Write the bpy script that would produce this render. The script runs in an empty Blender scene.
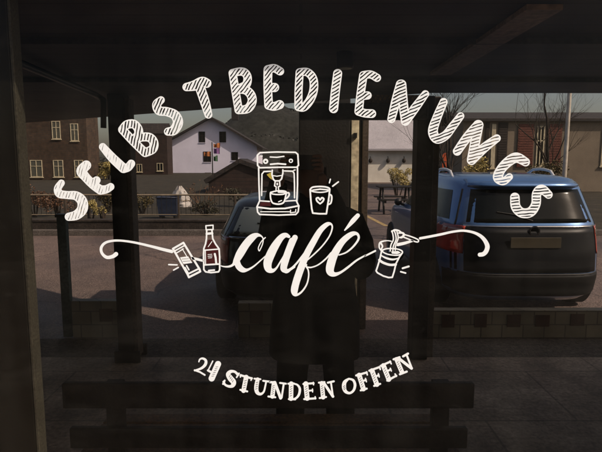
import bpy, bmesh, math, random
import numpy as np
from mathutils import Vector, Matrix
R = math.radians
sc = bpy.context.scene
col = sc.collection
random.seed(7)
rng = random.Random(11)

# ------------------------------------------------------------------ camera
CAM_Z, PITCH, F = 1.68, R(7.2), 521.0
SP, CP = math.sin(PITCH), math.cos(PITCH)
cam = bpy.data.cameras.new('camera')
cam.sensor_width = 36.0
cam.lens = 36.0 * F / 602.0
cam.clip_start = 0.02; cam.clip_end = 2000
co = bpy.data.objects.new('camera', cam)
co.location = (0, 0, CAM_Z); co.rotation_euler = (math.pi/2 - PITCH, 0, 0)
col.objects.link(co); sc.camera = co

def at(px, py, Y):
    """world point at depth Y (metres in front of the tripod) seen at this spot of the photograph"""
    u = (px-301)/F; v = (226-py)/F
    dy = CP + v*SP; dz = -SP + v*CP
    return Vector((u*Y/dy, Y, CAM_Z + dz*Y/dy))
def atz(px, py, z):
    u = (px-301)/F; v = (226-py)/F
    dy = CP + v*SP; dz = -SP + v*CP
    t = (z-CAM_Z)/dz
    return Vector((u*t, dy*t, z))

# ------------------------------------------------------------------ materials
def new_mat(name):
    m = bpy.data.materials.new(name); m.use_nodes = True
    nt = m.node_tree
    return m, nt, nt.nodes, nt.links, nt.nodes['Principled BSDF']

def mat(name, c, rough=.7, var=.25, scale=8.0, metal=0.0, bump=0.0, c2=None, fine=None, coat=0.0, spec=.4):
    m, nt, N, L, b = new_mat(name)
    b.inputs['Roughness'].default_value = rough
    b.inputs['Metallic'].default_value = metal
    b.inputs['Specular IOR Level'].default_value = spec
    if coat: b.inputs['Coat Weight'].default_value = coat; b.inputs['Coat Roughness'].default_value = .05
    tc = N.new('ShaderNodeTexCoord')
    nz = N.new('ShaderNodeTexNoise'); nz.inputs['Scale'].default_value = scale
    nz.inputs['Detail'].default_value = 6; nz.inputs['Roughness'].default_value = .65
    L.new(tc.outputs['Object'], nz.inputs['Vector'])
    cr = N.new('ShaderNodeValToRGB')
    c2 = c2 or tuple(min(1, x*(1+var)) for x in c)
    c1 = tuple(x*(1-var) for x in c)
    cr.color_ramp.elements[0].position = .32; cr.color_ramp.elements[1].position = .68
    cr.color_ramp.elements[0].color = (*c1, 1); cr.color_ramp.elements[1].color = (*c2, 1)
    L.new(nz.outputs['Fac'], cr.inputs['Fac'])
    out = cr.outputs['Color']
    if fine:
        n2 = N.new('ShaderNodeTexNoise'); n2.inputs['Scale'].default_value = fine; n2.inputs['Detail'].default_value = 3
        L.new(tc.outputs['Object'], n2.inputs['Vector'])
        mr = N.new('ShaderNodeMapRange'); mr.inputs[1].default_value = .3; mr.inputs[2].default_value = .7
        mr.inputs[3].default_value = .55; mr.inputs[4].default_value = 1.35
        L.new(n2.outputs['Fac'], mr.inputs[0])
        mx = N.new('ShaderNodeMix'); mx.data_type = 'RGBA'; mx.blend_type = 'MULTIPLY'; mx.inputs[0].default_value = 1
        L.new(out, mx.inputs[6]); L.new(mr.outputs[0], mx.inputs[7]); out = mx.outputs[2]
    L.new(out, b.inputs['Base Color'])
    if bump:
        bp = N.new('ShaderNodeBump'); bp.inputs['Strength'].default_value = bump; bp.inputs['Distance'].default_value = .02
        L.new((n2 if fine else nz).outputs['Fac'], bp.inputs['Height']); L.new(bp.outputs[0], b.inputs['Normal'])
    return m

def brick_mat(name, c1, c2, mortar, scale=1.0, bw=.5, rh=.25, ms=.02, rough=.85, vertical=True):
    m, nt, N, L, b = new_mat(name)
    b.inputs['Roughness'].default_value = rough
    tc = N.new('ShaderNodeTexCoord')
    src = tc.outputs['Object']
    if vertical:
        sx = N.new('ShaderNodeSeparateXYZ'); cx = N.new('ShaderNodeCombineXYZ'); ad = N.new('ShaderNodeMath'); ad.operation = 'ADD'
        L.new(src, sx.inputs[0]); L.new(sx.outputs[0], ad.inputs[0]); L.new(sx.outputs[1], ad.inputs[1])
        L.new(ad.outputs[0], cx.inputs[0]); L.new(sx.outputs[2], cx.inputs[1]); src = cx.outputs[0]
    br = N.new('ShaderNodeTexBrick'); br.inputs['Scale'].default_value = scale
    br.inputs['Brick Width'].default_value = bw; br.inputs['Row Height'].default_value = rh; br.inputs['Mortar Size'].default_value = ms
    br.inputs['Color1'].default_value = (*c1, 1); br.inputs['Color2'].default_value = (*c2, 1); br.inputs['Mortar'].default_value = (*mortar, 1)
    L.new(src, br.inputs['Vector'])
    nz = N.new('ShaderNodeTexNoise'); nz.inputs['Scale'].default_value = 3; nz.inputs['Detail'].default_value = 8
    L.new(tc.outputs['Object'], nz.inputs['Vector'])
    mr = N.new('ShaderNodeMapRange'); mr.inputs[1].default_value = .3; mr.inputs[2].default_value = .7; mr.inputs[3].default_value = .6; mr.inputs[4].default_value = 1.3
    L.new(nz.outputs['Fac'], mr.inputs[0])
    mx = N.new('ShaderNodeMix'); mx.data_type = 'RGBA'; mx.blend_type = 'MULTIPLY'; mx.inputs[0].default_value = 1
    L.new(br.outputs['Color'], mx.inputs[6]); L.new(mr.outputs[0], mx.inputs[7]); L.new(mx.outputs[2], b.inputs['Base Color'])
    bp = N.new('ShaderNodeBump'); bp.inputs['Strength'].default_value = .3; bp.inputs['Distance'].default_value = .01
    L.new(br.outputs['Fac'], bp.inputs['Height']); bp.invert = True; L.new(bp.outputs[0], b.inputs['Normal'])
    return m

def roughen(m, scale, lo, hi):
    nt = m.node_tree; N = nt.nodes; L = nt.links; b = N['Principled BSDF']; src = b.inputs['Base Color'].links[0].from_socket
    tc = N.new('ShaderNodeTexCoord'); out = src
    for sc_, l_, h_ in ((scale, lo, hi), (scale*.06, .55, 1.35)):
        n = N.new('ShaderNodeTexNoise'); n.inputs['Scale'].default_value = sc_; n.inputs['Detail'].default_value = 6; n.inputs['Roughness'].default_value = .7
        L.new(tc.outputs['Object'], n.inputs['Vector'])
        r = N.new('ShaderNodeMapRange'); r.inputs[1].default_value = .32; r.inputs[2].default_value = .68; r.inputs[3].default_value = l_; r.inputs[4].default_value = h_
        L.new(n.outputs['Fac'], r.inputs[0])
        x = N.new('ShaderNodeMix'); x.data_type = 'RGBA'; x.blend_type = 'MULTIPLY'; x.inputs[0].default_value = 1
        L.new(out, x.inputs[6]); L.new(r.outputs[0], x.inputs[7]); out = x.outputs[2]
    L.new(out, b.inputs['Base Color'])

def leaf_mat(name, c1, c2):
    m, nt, N, L, b = new_mat(name)
    b.inputs['Roughness'].default_value = .6
    g = N.new('ShaderNodeNewGeometry')
    cr = N.new('ShaderNodeValToRGB')
    cr.color_ramp.elements[0].color = (*c1, 1); cr.color_ramp.elements[1].color = (*c2, 1)
    L.new(g.outputs['Random Per Island'], cr.inputs['Fac']); L.new(cr.outputs[0], b.inputs['Base Color'])
    return m

M = {}
def asphalt_mat():
    m, nt, N, L, b = new_mat('worn_damp_asphalt')
    tc = N.new('ShaderNodeTexCoord'); P = tc.outputs['Object']
    def noise(sc_, det=5, dist=0):
        n = N.new('ShaderNodeTexNoise'); n.inputs['Scale'].default_value = sc_; n.inputs['Detail'].default_value = det; n.inputs['Distortion'].default_value = dist
        L.new(P, n.inputs['Vector']); return n
    def rng_(src, a, b_, c, d):
        r = N.new('ShaderNodeMapRange'); r.inputs[1].default_value = a; r.inputs[2].default_value = b_; r.inputs[3].default_value = c; r.inputs[4].default_value = d
        L.new(src, r.inputs[0]); return r.outputs[0]
    def mul(a, b_):
        x = N.new('ShaderNodeMath'); x.operation = 'MULTIPLY'; L.new(a, x.inputs[0]); L.new(b_, x.inputs[1]); return x.outputs[0]
    big = noise(.35, 6, .8); mid = noise(2.2, 6); fine = noise(75, 3); grit = noise(28, 2)
    # cracks: wobbling cell borders
    w = noise(1.3, 4); vm = N.new('ShaderNodeVectorMath'); vm.operation = 'MULTIPLY_ADD'
    L.new(w.outputs['Color'], vm.inputs[0]); vm.inputs[1].default_value = (.9, .9, 0); L.new(P, vm.inputs[2])
    vo = N.new('ShaderNodeTexVoronoi'); vo.feature = 'DISTANCE_TO_EDGE'; vo.inputs['Scale'].default_value = .38
    L.new(vm.outputs[0], vo.inputs['Vector'])
    crack = rng_(vo.outputs['Distance'], .002, .008, .45, 1)
    v = mul(mul(rng_(big.outputs['Fac'], .3, .7, .6, 1.3), rng_(mid.outputs['Fac'], .3, .7, .8, 1.18)), mul(rng_(fine.outputs['Fac'], .3, .7, .55, 1.45), crack))
    v = mul(v, rng_(grit.outputs['Fac'], .35, .65, .75, 1.25))
    mx = N.new('ShaderNodeMix'); mx.data_type = 'RGBA'; mx.blend_type = 'MULTIPLY'; mx.inputs[0].default_value = 1
    mx.inputs[6].default_value = (.175, .126, .108, 1); L.new(v, mx.inputs[7]); L.new(mx.outputs[2], b.inputs['Base Color'])
    L.new(rng_(big.outputs['Fac'], .35, .65, .42, .85), b.inputs['Roughness'])
    bp = N.new('ShaderNodeBump'); bp.inputs['Strength'].default_value = .8; bp.inputs['Distance'].default_value = .02
    L.new(v, bp.inputs['Height']); L.new(bp.outputs[0], b.inputs['Normal'])
    return m
def glass_dark(name, c, rough=.05, alpha=None):
    m, nt, N, L, b = new_mat(name)
    b.inputs['Base Color'].default_value = (*c, 1); b.inputs['Roughness'].default_value = rough
    b.inputs['Specular IOR Level'].default_value = .18
    nz = N.new('ShaderNodeTexNoise'); nz.inputs['Scale'].default_value = 3
    mr = N.new('ShaderNodeMapRange'); mr.inputs[3].default_value = rough*.5; mr.inputs[4].default_value = rough*1.6
    L.new(nz.outputs['Fac'], mr.inputs[0]); L.new(mr.outputs[0], b.inputs['Roughness'])
    return m

# slightly dusty shop glass; its tint imitates the weak reflection of the street
def pane_mat():
    m = bpy.data.materials.new('reflection_tint_glass'); m.use_nodes = True
    nt = m.node_tree; N = nt.nodes; L = nt.links; N.clear()
    o = N.new('ShaderNodeOutputMaterial'); t = N.new('ShaderNodeBsdfTransparent')
    t.inputs[0].default_value = (.745, .70, .665, 1)
    d = N.new('ShaderNodeBsdfDiffuse'); d.inputs[0].default_value = (.60, .56, .48, 1)
    tc = N.new('ShaderNodeTexCoord')
    mp = N.new('ShaderNodeMapping'); mp.inputs['Scale'].default_value = (9, 9, 1.3)
    nz = N.new('ShaderNodeTexNoise'); nz.inputs['Scale'].default_value = 2.0; nz.inputs['Detail'].default_value = 7
    L.new(tc.outputs['Object'], mp.inputs[0]); L.new(mp.outputs[0], nz.inputs['Vector'])
    mr = N.new('ShaderNodeMapRange'); mr.inputs[1].default_value = .35; mr.inputs[2].default_value = .75
    mr.inputs[3].default_value = .0010; mr.inputs[4].default_value = .0062
    L.new(nz.outputs['Fac'], mr.inputs[0])
    # dried drops and wiped smears in the dust
    n2 = N.new('ShaderNodeTexNoise'); n2.inputs['Scale'].default_value = 46; n2.inputs['Detail'].default_value = 2; n2.inputs['Distortion'].default_value = .6
    L.new(tc.outputs['Object'], n2.inputs['Vector'])
    r2 = N.new('ShaderNodeMapRange'); r2.inputs[1].default_value = .66; r2.inputs[2].default_value = .78; r2.inputs[3].default_value = 0; r2.inputs[4].default_value = .007
    L.new(n2.outputs['Fac'], r2.inputs[0])
    m3 = N.new('ShaderNodeMapping'); m3.inputs['Scale'].default_value = (1.4, 1, 5); m3.inputs['Rotation'].default_value = (0, .45, 0)
    n3 = N.new('ShaderNodeTexNoise'); n3.inputs['Scale'].default_value = 2.4; n3.inputs['Detail'].default_value = 4; n3.inputs['Distortion'].default_value = 1.2
    L.new(tc.outputs['Object'], m3.inputs[0]); L.new(m3.outputs[0], n3.inputs['Vector'])
    r3 = N.new('ShaderNodeMapRange'); r3.inputs[1].default_value = .52; r3.inputs[2].default_value = .72; r3.inputs[3].default_value = 0; r3.inputs[4].default_value = .005
    L.new(n3.outputs['Fac'], r3.inputs[0])
    s1 = N.new('ShaderNodeMath'); s1.operation = 'ADD'; L.new(mr.outputs[0], s1.inputs[0]); L.new(r2.outputs[0], s1.inputs[1])
    s2 = N.new('ShaderNodeMath'); s2.operation = 'ADD'; L.new(s1.outputs[0], s2.inputs[0]); L.new(r3.outputs[0], s2.inputs[1])
    mx = N.new('ShaderNodeMixShader'); L.new(s2.outputs[0], mx.inputs[0]); L.new(t.outputs[0], mx.inputs[1]); L.new(d.outputs[0], mx.inputs[2])
    g = N.new('ShaderNodeBsdfGlossy'); g.inputs['Roughness'].default_value = .02; g.inputs[0].default_value = (.9, .95, 1, 1)
    m2 = N.new('ShaderNodeMixShader'); m2.inputs[0].default_value = .004
    L.new(mx.outputs[0], m2.inputs[1]); L.new(g.outputs[0], m2.inputs[2])
    L.new(m2.outputs[0], o.inputs[0])
    return m

M['pane'] = pane_mat()
M['vinyl'] = mat('white_vinyl', (.86, .855, .84), rough=.55, var=.04, scale=30, spec=.3)
M['red_vinyl'] = mat('dark_red_vinyl', (.050, .0045, .0045), rough=.4, var=.4, scale=80)
M['yellow_reflection'] = mat('yellow_reflection', (.45, .33, .05), rough=.4, var=.3, scale=80)  # yellow of a reflection on the glass, used as a flat fill
M['frame_pale'] = mat('aged_aluminium_frame', (.075, .08, .066), rough=.5, var=.2, scale=12, fine=150)
M['frame_dark'] = mat('dark_frame', (.012, .013, .011), rough=.5, var=.3, scale=10)
M['shopwall'] = mat('dark_render_wall', (.06, .055, .05), rough=.9, scale=4, fine=60, bump=.2)
M['soffit'] = brick_mat('dark_soffit_boards', (.060, .050, .040), (.050, .042, .034), (.018, .014, .011), 1.0, 3.0, .14, .006, .7, vertical=False)
M['soffit_edge'] = mat('dark_fascia', (.035, .03, .026), rough=.7, scale=5, fine=40)
M['roof_top'] = mat('grey_roof_felt', (.1, .1, .1), scale=3)
M['beam_light'] = mat('pale_ceiling_board', (.22, .165, .12), rough=.6, scale=4, fine=40)
M['gold'] = mat('sun_gold_wood', (.55, .38, .17), rough=.6, scale=9, var=.6, fine=60, bump=.4)  # base brightened to stand in for sunlight on the wood
M['black'] = mat('black_metal', (.012, .012, .012), rough=.4, var=.3, spec=.4)
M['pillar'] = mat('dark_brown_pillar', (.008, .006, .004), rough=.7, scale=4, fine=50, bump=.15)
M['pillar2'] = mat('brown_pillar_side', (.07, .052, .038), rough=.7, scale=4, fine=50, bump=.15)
M['sunlit_paint'] = mat('painted_sunlit_pillar', (.88, .72, .50), rough=.6, scale=2, var=.3, fine=20)  # pale colour paints sunlight onto one side of the centre pillar
M['lowtile'] = brick_mat('pale_wall_tiles', (.30, .27, .19), (.20, .18, .125), (.10, .085, .065), 1.0, .2, .13, .006, .6)
M['browntile'] = mat('brown_tile', (.06, .025, .015), rough=.4, scale=20)
M['teal'] = mat('teal_post', (.05, .085, .08), rough=.5, scale=9, fine=50)
M['wood'] = mat('bench_wood', (.011, .008, .0055), rough=.6, scale=6, fine=70, bump=.2)
M['seatlit'] = mat('lit_seat_wood', (.17, .09, .035), rough=.6, scale=6, var=.5, fine=70, bump=.2)  # brighter than the backrest wood to imitate light on the seat
M['asphalt'] = asphalt_mat()
M['pave'] = brick_mat('arcade_paving', (.36, .28, .205), (.31, .24, .175), (.19, .15, .11), 1.0, 1.2, .8, .008, .8, vertical=False)
roughen(M['pave'], 34, .5, 1.5)
M['cobble'] = mat('dark_cobble_strip', (.085, .072, .06), rough=.9, scale=22, var=.75, fine=70, bump=.9)
M['patch'] = mat('sunlight_patch_colour', (.19, .16, .115), rough=.9, scale=3, var=.4, fine=60)  # pale colour for a painted patch of sunlight on the road; unused
M['kerb'] = mat('kerb_stone', (.11, .095, .085), rough=.85, scale=5, fine=40)
M['soil'] = mat('dry_grass_ground', (.034, .028, .017), rough=1, scale=1.2, var=.5, fine=20, bump=.4)
M['line'] = mat('worn_yellow_line', (.38, .27, .12), rough=.8, scale=8, var=.4)
M['lowwall'] = mat('dark_stone_wall', (.032, .024, .019), rough=.9, scale=4, var=.5, fine=25, bump=.5)
M['brick'] = brick_mat('dark_brick', (.072, .040, .021), (.052, .03, .017), (.045, .035, .026), 1.0, .5, .16, .02)
M['wood_house'] = brick_mat('dark_weatherboard', (.035, .018, .013), (.028, .015, .011), (.01, .006, .005), 1.0, 4.0, .2, .015)
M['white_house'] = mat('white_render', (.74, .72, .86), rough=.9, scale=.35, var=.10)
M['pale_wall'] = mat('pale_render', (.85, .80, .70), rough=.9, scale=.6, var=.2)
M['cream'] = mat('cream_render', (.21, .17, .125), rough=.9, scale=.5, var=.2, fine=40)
M['tiles_dark'] = brick_mat('dark_roof_tiles', (.035, .026, .022), (.028, .02, .018), (.012, .01, .01), 1.0, .35, .25, .03)
M['tiles_grey'] = mat('pale_grey_cladding', (.44, .42, .45), rough=.8, scale=.4, var=.14, fine=30)
M['shutter'] = mat('red_brown_shutter', (.12, .035, .022), rough=.7, scale=5, fine=20)
M['dshutter'] = mat('dark_shutter', (.02, .013, .01), rough=.7, scale=5)
M['wframe'] = mat('cream_window_frame', (.55, .48, .33), rough=.6, scale=4)
M['wglass'] = glass_dark('window_glass', (.10, .10, .08), .15)
M['wglass_dark'] = glass_dark('dark_window_glass', (.012, .012, .012), .12)
M['bark'] = mat('bark', (.035, .025, .018), rough=.95, scale=6, fine=40, bump=.6)
M['twig'] = mat('brown_twigs', (.19, .105, .055), rough=.9, scale=6)
M['leaf_olive'] = leaf_mat('olive_leaves', (.045, .035, .012), (.16, .12, .035))
M['leaf_dark'] = leaf_mat('dark_leaves', (.018, .018, .009), (.06, .05, .02))
M['leaf_gold'] = leaf_mat('yellow_green_sunlit_leaves', (.16, .125, .03), (.66, .54, .2))  # yellow leaves, brightened to stand in for sunlight on them
M['leaf_rust'] = leaf_mat('rusty_leaves', (.05, .022, .01), (.17, .08, .035))
M['leaf_hill'] = leaf_mat('wood_leaves', (.028, .03, .027), (.045, .047, .042))
M['rail'] = mat('weathered_rail', (.25, .2, .14), rough=.6, scale=6)
M['bluepaint'] = mat('blue_car_paint', (.10, .22, .47), rough=.28, var=.06, coat=.9, metal=.45)
M['darkpaint'] = mat('black_car_paint', (.008, .008, .009), rough=.3, var=.1, coat=.35)
M['trim'] = mat('black_plastic_trim', (.015, .015, .016), rough=.55)
M['carglass'] = glass_dark('car_glass', (.006, .008, .008), .12)
M['reflglass'] = glass_dark('painted_reflection_glass', (.62, .70, .62), .2)  # pale green base stands in for a reflection in the glass
M['chrome'] = mat('chrome', (.6, .6, .6), rough=.18, metal=1, var=.05)
M['silver'] = mat('silver_rail', (.85, .85, .85), rough=.35, metal=.4, var=.1)
M['tyre'] = mat('tyre_rubber', (.012, .012, .012), rough=.85)
M['tail'] = mat('red_tail_light', (.42, .05, .035), rough=.18, coat=.6)
M['tail_clear'] = mat('clear_lens', (.6, .42, .38), rough=.15, coat=.6)
M['plate'] = mat('number_plate', (.06, .05, .032), rough=.5, var=.15)
M['skin'] = mat('skin', (.20, .115, .08), rough=.6, var=.08, scale=20)
M['hair'] = mat('dark_hair', (.012, .009, .007), rough=.6, scale=60)
M['coat'] = mat('dark_coat_cloth', (.0045, .004, .004), rough=.95, scale=10, fine=300, bump=.2, spec=.1)
M['trouser'] = mat('dark_trousers', (.0055, .0055, .006), rough=.95, scale=12, fine=300, bump=.2, spec=.1)
M['shoe'] = mat('dark_shoe', (.012, .011, .01), rough=.5)
M['phone'] = mat('black_phone', (.008, .008, .009), rough=.3)
M['red_sign'] = mat('red_enamel', (.5, .09, .03), rough=.4, scale=5)
M['white_post'] = mat('white_post', (.55, .5, .42), rough=.5, scale=5)
M['tarp'] = mat('white_tarpaulin', (.46, .43, .40), rough=.7, scale=5, var=.2, bump=.6)
M['bluebin'] = mat('dark_blue_plastic', (.02, .03, .06), rough=.5)
M['flag_orange'] = mat('orange_cloth', (.38, .13, .04), rough=.8, scale=3, var=.3)
M['flag_green'] = mat('green_cloth', (.05, .12, .06), rough=.8, scale=3, var=.3)
M['flag_violet'] = mat('violet_cloth', (.2, .09, .25), rough=.8, scale=3, var=.3)
M['hill'] = mat('wooded_hill_ground', (.024, .025, .022), rough=1, scale=.1, var=.4, fine=.6)

# ------------------------------------------------------------------ object helpers
def tag(o, label=None, cat=None, group=None, kind=None):
    if label: o['label'] = label
    if cat: o['category'] = cat
    if group: o['group'] = group
    if kind: o['kind'] = kind
    return o
def thing(name, loc, label, cat, group=None, rz=0):
    o = bpy.data.objects.new(name, None); o.empty_display_size = .1
    o.location = loc; o.rotation_euler = (0, 0, rz); col.objects.link(o)
    return tag(o, label, cat, group)

class MB:
    def __init__(s): s.v = []; s.f = []; s.sm = []
    def add(s, vs, fs, smooth=False):
        n = len(s.v); s.v += [tuple(v) for v in vs]; s.f += [tuple(i+n for i in f) for f in fs]; s.sm += [smooth]*len(fs); return s
    def box(s, a, b, m=None):
        (x0, y0, z0), (x1, y1, z1) = a, b
        vs = [Vector(p) for p in ((x0,y0,z0),(x1,y0,z0),(x1,y1,z0),(x0,y1,z0),(x0,y0,z1),(x1,y0,z1),(x1,y1,z1),(x0,y1,z1))]
        if m: vs = [m @ v for v in vs]
        return s.add(vs, [(0,3,2,1),(4,5,6,7),(0,1,5,4),(1,2,6,5),(2,3,7,6),(3,0,4,7)])
    def quad(s, *p): return s.add(p, [tuple(range(len(p)))])
    def tube(s, pts, rad, n=8, cap=True):
        pts = [Vector(p) for p in pts]
        rads = rad if isinstance(rad, (list, tuple)) else [rad]*len(pts)
        rings = []; up = None
        for i, p in enumerate(pts):
            d = (pts[min(i+1, len(pts)-1)] - pts[max(i-1, 0)]).normalized()
            if up is None:
                up = Vector((0,0,1)) if abs(d.z) < .9 else Vector((1,0,0))
            a = d.cross(up).normalized(); b = a.cross(d).normalized(); up = b
            rings.append([p + (a*math.cos(t)+b*math.sin(t))*rads[i] for t in [2*math.pi*k/n for k in range(n)]])
        vs = [v for r in rings for v in r]; fs = []
        for i in range(len(pts)-1):
            for k in range(n): fs.append((i*n+k, i*n+(k+1)%n, (i+1)*n+(k+1)%n, (i+1)*n+k))
        s.add(vs, fs, True)
        if cap:
            s.add(rings[0], [tuple(range(n))[::-1]]); s.add(rings[-1], [tuple(range(n))])
        return s
    def lathe(s, prof, c=(0,0,0), axis='Z', n=24):
        vs = []; fs = []
        for (r, h) in prof:
            for k in range(n):
                t = 2*math.pi*k/n
                if axis == 'Z': p = (c[0]+r*math.cos(t), c[1]+r*math.sin(t), c[2]+h)
                elif axis == 'X': p = (c[0]+h, c[1]+r*math.cos(t), c[2]+r*math.sin(t))
                else: p = (c[0]+r*math.cos(t), c[1]+h, c[2]+r*math.sin(t))
                vs.append(p)
        for i in range(len(prof)-1):
            for k in range(n): fs.append((i*n+k, i*n+(k+1)%n, (i+1)*n+(k+1)%n, (i+1)*n+k))
        fs.append(tuple(range(n))); fs.append(tuple((len(prof)-1)*n+k for k in range(n)))
        return s.add(vs, fs, False)
    def build(s, name, m, parent=None, bevel=0, smooth=None, label=None):
        me = bpy.data.meshes.new(name); me.from_pydata(s.v, [], s.f); 
        for p, k in zip(me.polygons, s.sm): p.use_smooth = k if smooth is None else smooth
        me.materials.append(M[m] if isinstance(m, str) else m)
        bm = bmesh.new(); bm.from_mesh(me); bmesh.ops.recalc_face_normals(bm, faces=bm.faces); bm.to_mesh(me); bm.free()
        o = bpy.data.objects.new(name, me); col.objects.link(o)
        if parent: o.parent = parent
        if bevel:
            b = o.modifiers.new('bevel', 'BEVEL'); b.width = bevel; b.segments = 2; b.limit_method = 'ANGLE'
        if label: o['label'] = label
        return o

# ------------------------------------------------------------------ vinyl drawings: brush strokes turned into flat cut vinyl
GLASS_Y = 1.30
def smooth(pts, n=5):
    P = [np.array(p, float) for p in pts]
    if len(P) < 3 or n < 2: return P
    out = []
    for i in range(len(P)-1):
        p0 = P[max(i-1, 0)]; p1 = P[i]; p2 = P[i+1]; p3 = P[min(i+2, len(P)-1)]
        for k in range(n):
            t = k/n
            out.append(.5*((2*p1)+(-p0+p2)*t+(2*p0-5*p1+4*p2-p3)*t*t+(-p0+3*p1-3*p2+p3)*t**3))
    out.append(P[-1]); return out
def stroke_field(X, Y, pts, n):
    P = smooth(pts, n); d = np.full(X.shape, 1e9)
    if len(P) == 1: return np.hypot(X-P[0][0], Y-P[0][1]) - P[0][2]
    for a, b in zip(P[:-1], P[1:]):
        dx, dy = b[0]-a[0], b[1]-a[1]; l2 = dx*dx+dy*dy+1e-9
        t = np.clip(((X-a[0])*dx+(Y-a[1])*dy)/l2, 0, 1)
        d = np.minimum(d, np.hypot(X-a[0]-t*dx, Y-a[1]-t*dy) - (a[2]+t*(b[2]-a[2])))
    return d
def poly_field(X, Y, poly):
    d = np.full(X.shape, 1e9); ins = np.zeros(X.shape, bool)
    n = len(poly)
    for i in range(n):
        ax, ay = poly[i][:2]; bx, by = poly[(i+1) % n][:2]
        dx, dy = bx-ax, by-ay; l2 = dx*dx+dy*dy+1e-9
        t = np.clip(((X-ax)*dx+(Y-ay)*dy)/l2, 0, 1)
        d = np.minimum(d, np.hypot(X-ax-t*dx, Y-ay-t*dy))
        c = ((ay > Y) != (by > Y)) & (X < (bx-ax)*(Y-ay)/(by-ay+1e-12)+ax)
        ins ^= c
    return np.where(ins, -d, d)
def vinyl_mesh(name, fn, bounds, step, m, parent, depth=.0015, label=None):
    x0, y0, x1, y1 = bounds
    xs = np.arange(x0, x1+step, step); ys = np.arange(y0, y1+step, step)
    X, Y = np.meshgrid(xs, ys); D = fn(X, Y)
    ins = D < 0
    c = ins[:-1,:-1].astype(int)+ins[:-1,1:]+ins[1:,1:]+ins[1:,:-1]
    V = []; Fc = []
    def quad(poly):
        n = len(V); V.extend(poly); Fc.append(tuple(range(n, n+len(poly))))
    full = c == 4
    for j in range(full.shape[0]):
        row = full[j]; i = 0; L_ = len(row)
        idx = np.flatnonzero(row)
        if len(idx) == 0: continue
        br = np.flatnonzero(np.diff(idx) > 1)
        st = np.r_[idx[0], idx[br+1]]; en = np.r_[idx[br], idx[-1]]
        for a, b in zip(st, en):
            quad([(xs[a], ys[j]), (xs[b+1], ys[j]), (xs[b+1], ys[j+1]), (xs[a], ys[j+1])])
    for j, i in zip(*np.nonzero((c > 0) & (c < 4))):
        P = [(xs[i], ys[j], D[j,i]), (xs[i+1], ys[j], D[j,i+1]), (xs[i+1], ys[j+1], D[j+1,i+1]), (xs[i], ys[j+1], D[j+1,i])]
        poly = []
        for k in range(4):
            p, q = P[k], P[(k+1) % 4]
            if p[2] < 0: poly.append((p[0], p[1]))
            if (p[2] < 0) != (q[2] < 0):
                t = p[2]/(p[2]-q[2]); poly.append((p[0]+t*(q[0]-p[0]), p[1]+t*(q[1]-p[1])))
        if len(poly) >= 3: quad(poly)
    if not V: return None
    A = np.array(V); u = (A[:,0]-301)/F; v = (226-A[:,1])/F
    dy = CP+v*SP; dz = -SP+v*CP; t = (GLASS_Y-depth)/dy
    W = np.stack([u*t, np.full_like(u, GLASS_Y-depth), CAM_Z+dz*t], 1)
    me = bpy.data.meshes.new(name); me.from_pydata(W.tolist(), [], Fc); me.materials.append(M[m])
    if me.polygons and me.polygons[0].normal.y > 0: me.flip_normals()
    o = bpy.data.objects.new(name, me); col.objects.link(o); o.parent = parent
    if label: o['label'] = label
    return o
def bounds_of(strokes, pad=2.0):
    xs = [p[0] for s in strokes for p in s]; ys = [p[1] for s in strokes for p in s]
    r = max([p[2] if len(p) > 2 else 0 for s in strokes for p in s])+pad
    return min(xs)-r, min(ys)-r, max(xs)+r, max(ys)+r
def Z(ox, oy, s):
    def f(pts, r=None):
        return [(ox+p[0]/s, oy+p[1]/s, (p[2] if len(p) > 2 else r)/s) for p in pts]
    return f
def drawing(name, ops, parent, step=.28, m='vinyl', label=None, depth=.0015):
    """ops: ('s', stroke) adds, ('l', stroke) adds with straight segments, ('p', polygon) fills, ('c'/'cl'/'cp') cuts"""
    def fn(X, Y):
        D = np.full(X.shape, 1e9)
        for k, pts in ops:
            if k[-1] == 'p': d = poly_field(X, Y, pts)
            else: d = stroke_field(X, Y, pts, 1 if k[-1] == 'l' else 6)
            D = np.maximum(D, -d) if k[0] == 'c' else np.minimum(D, d)
        return D
    return vinyl_mesh(name, fn, bounds_of([p for k, p in ops]), step, m, parent, depth, label)

win = thing('shop_window', (0, GLASS_Y, .55), 'large dark shop window with white hand lettered vinyl café sign on its glass', 'shop window')
WIN_INV = Matrix.Translation((0, -GLASS_Y, -.55))
def into_win(o):
    o.matrix_parent_inverse = WIN_INV; return o

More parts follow.
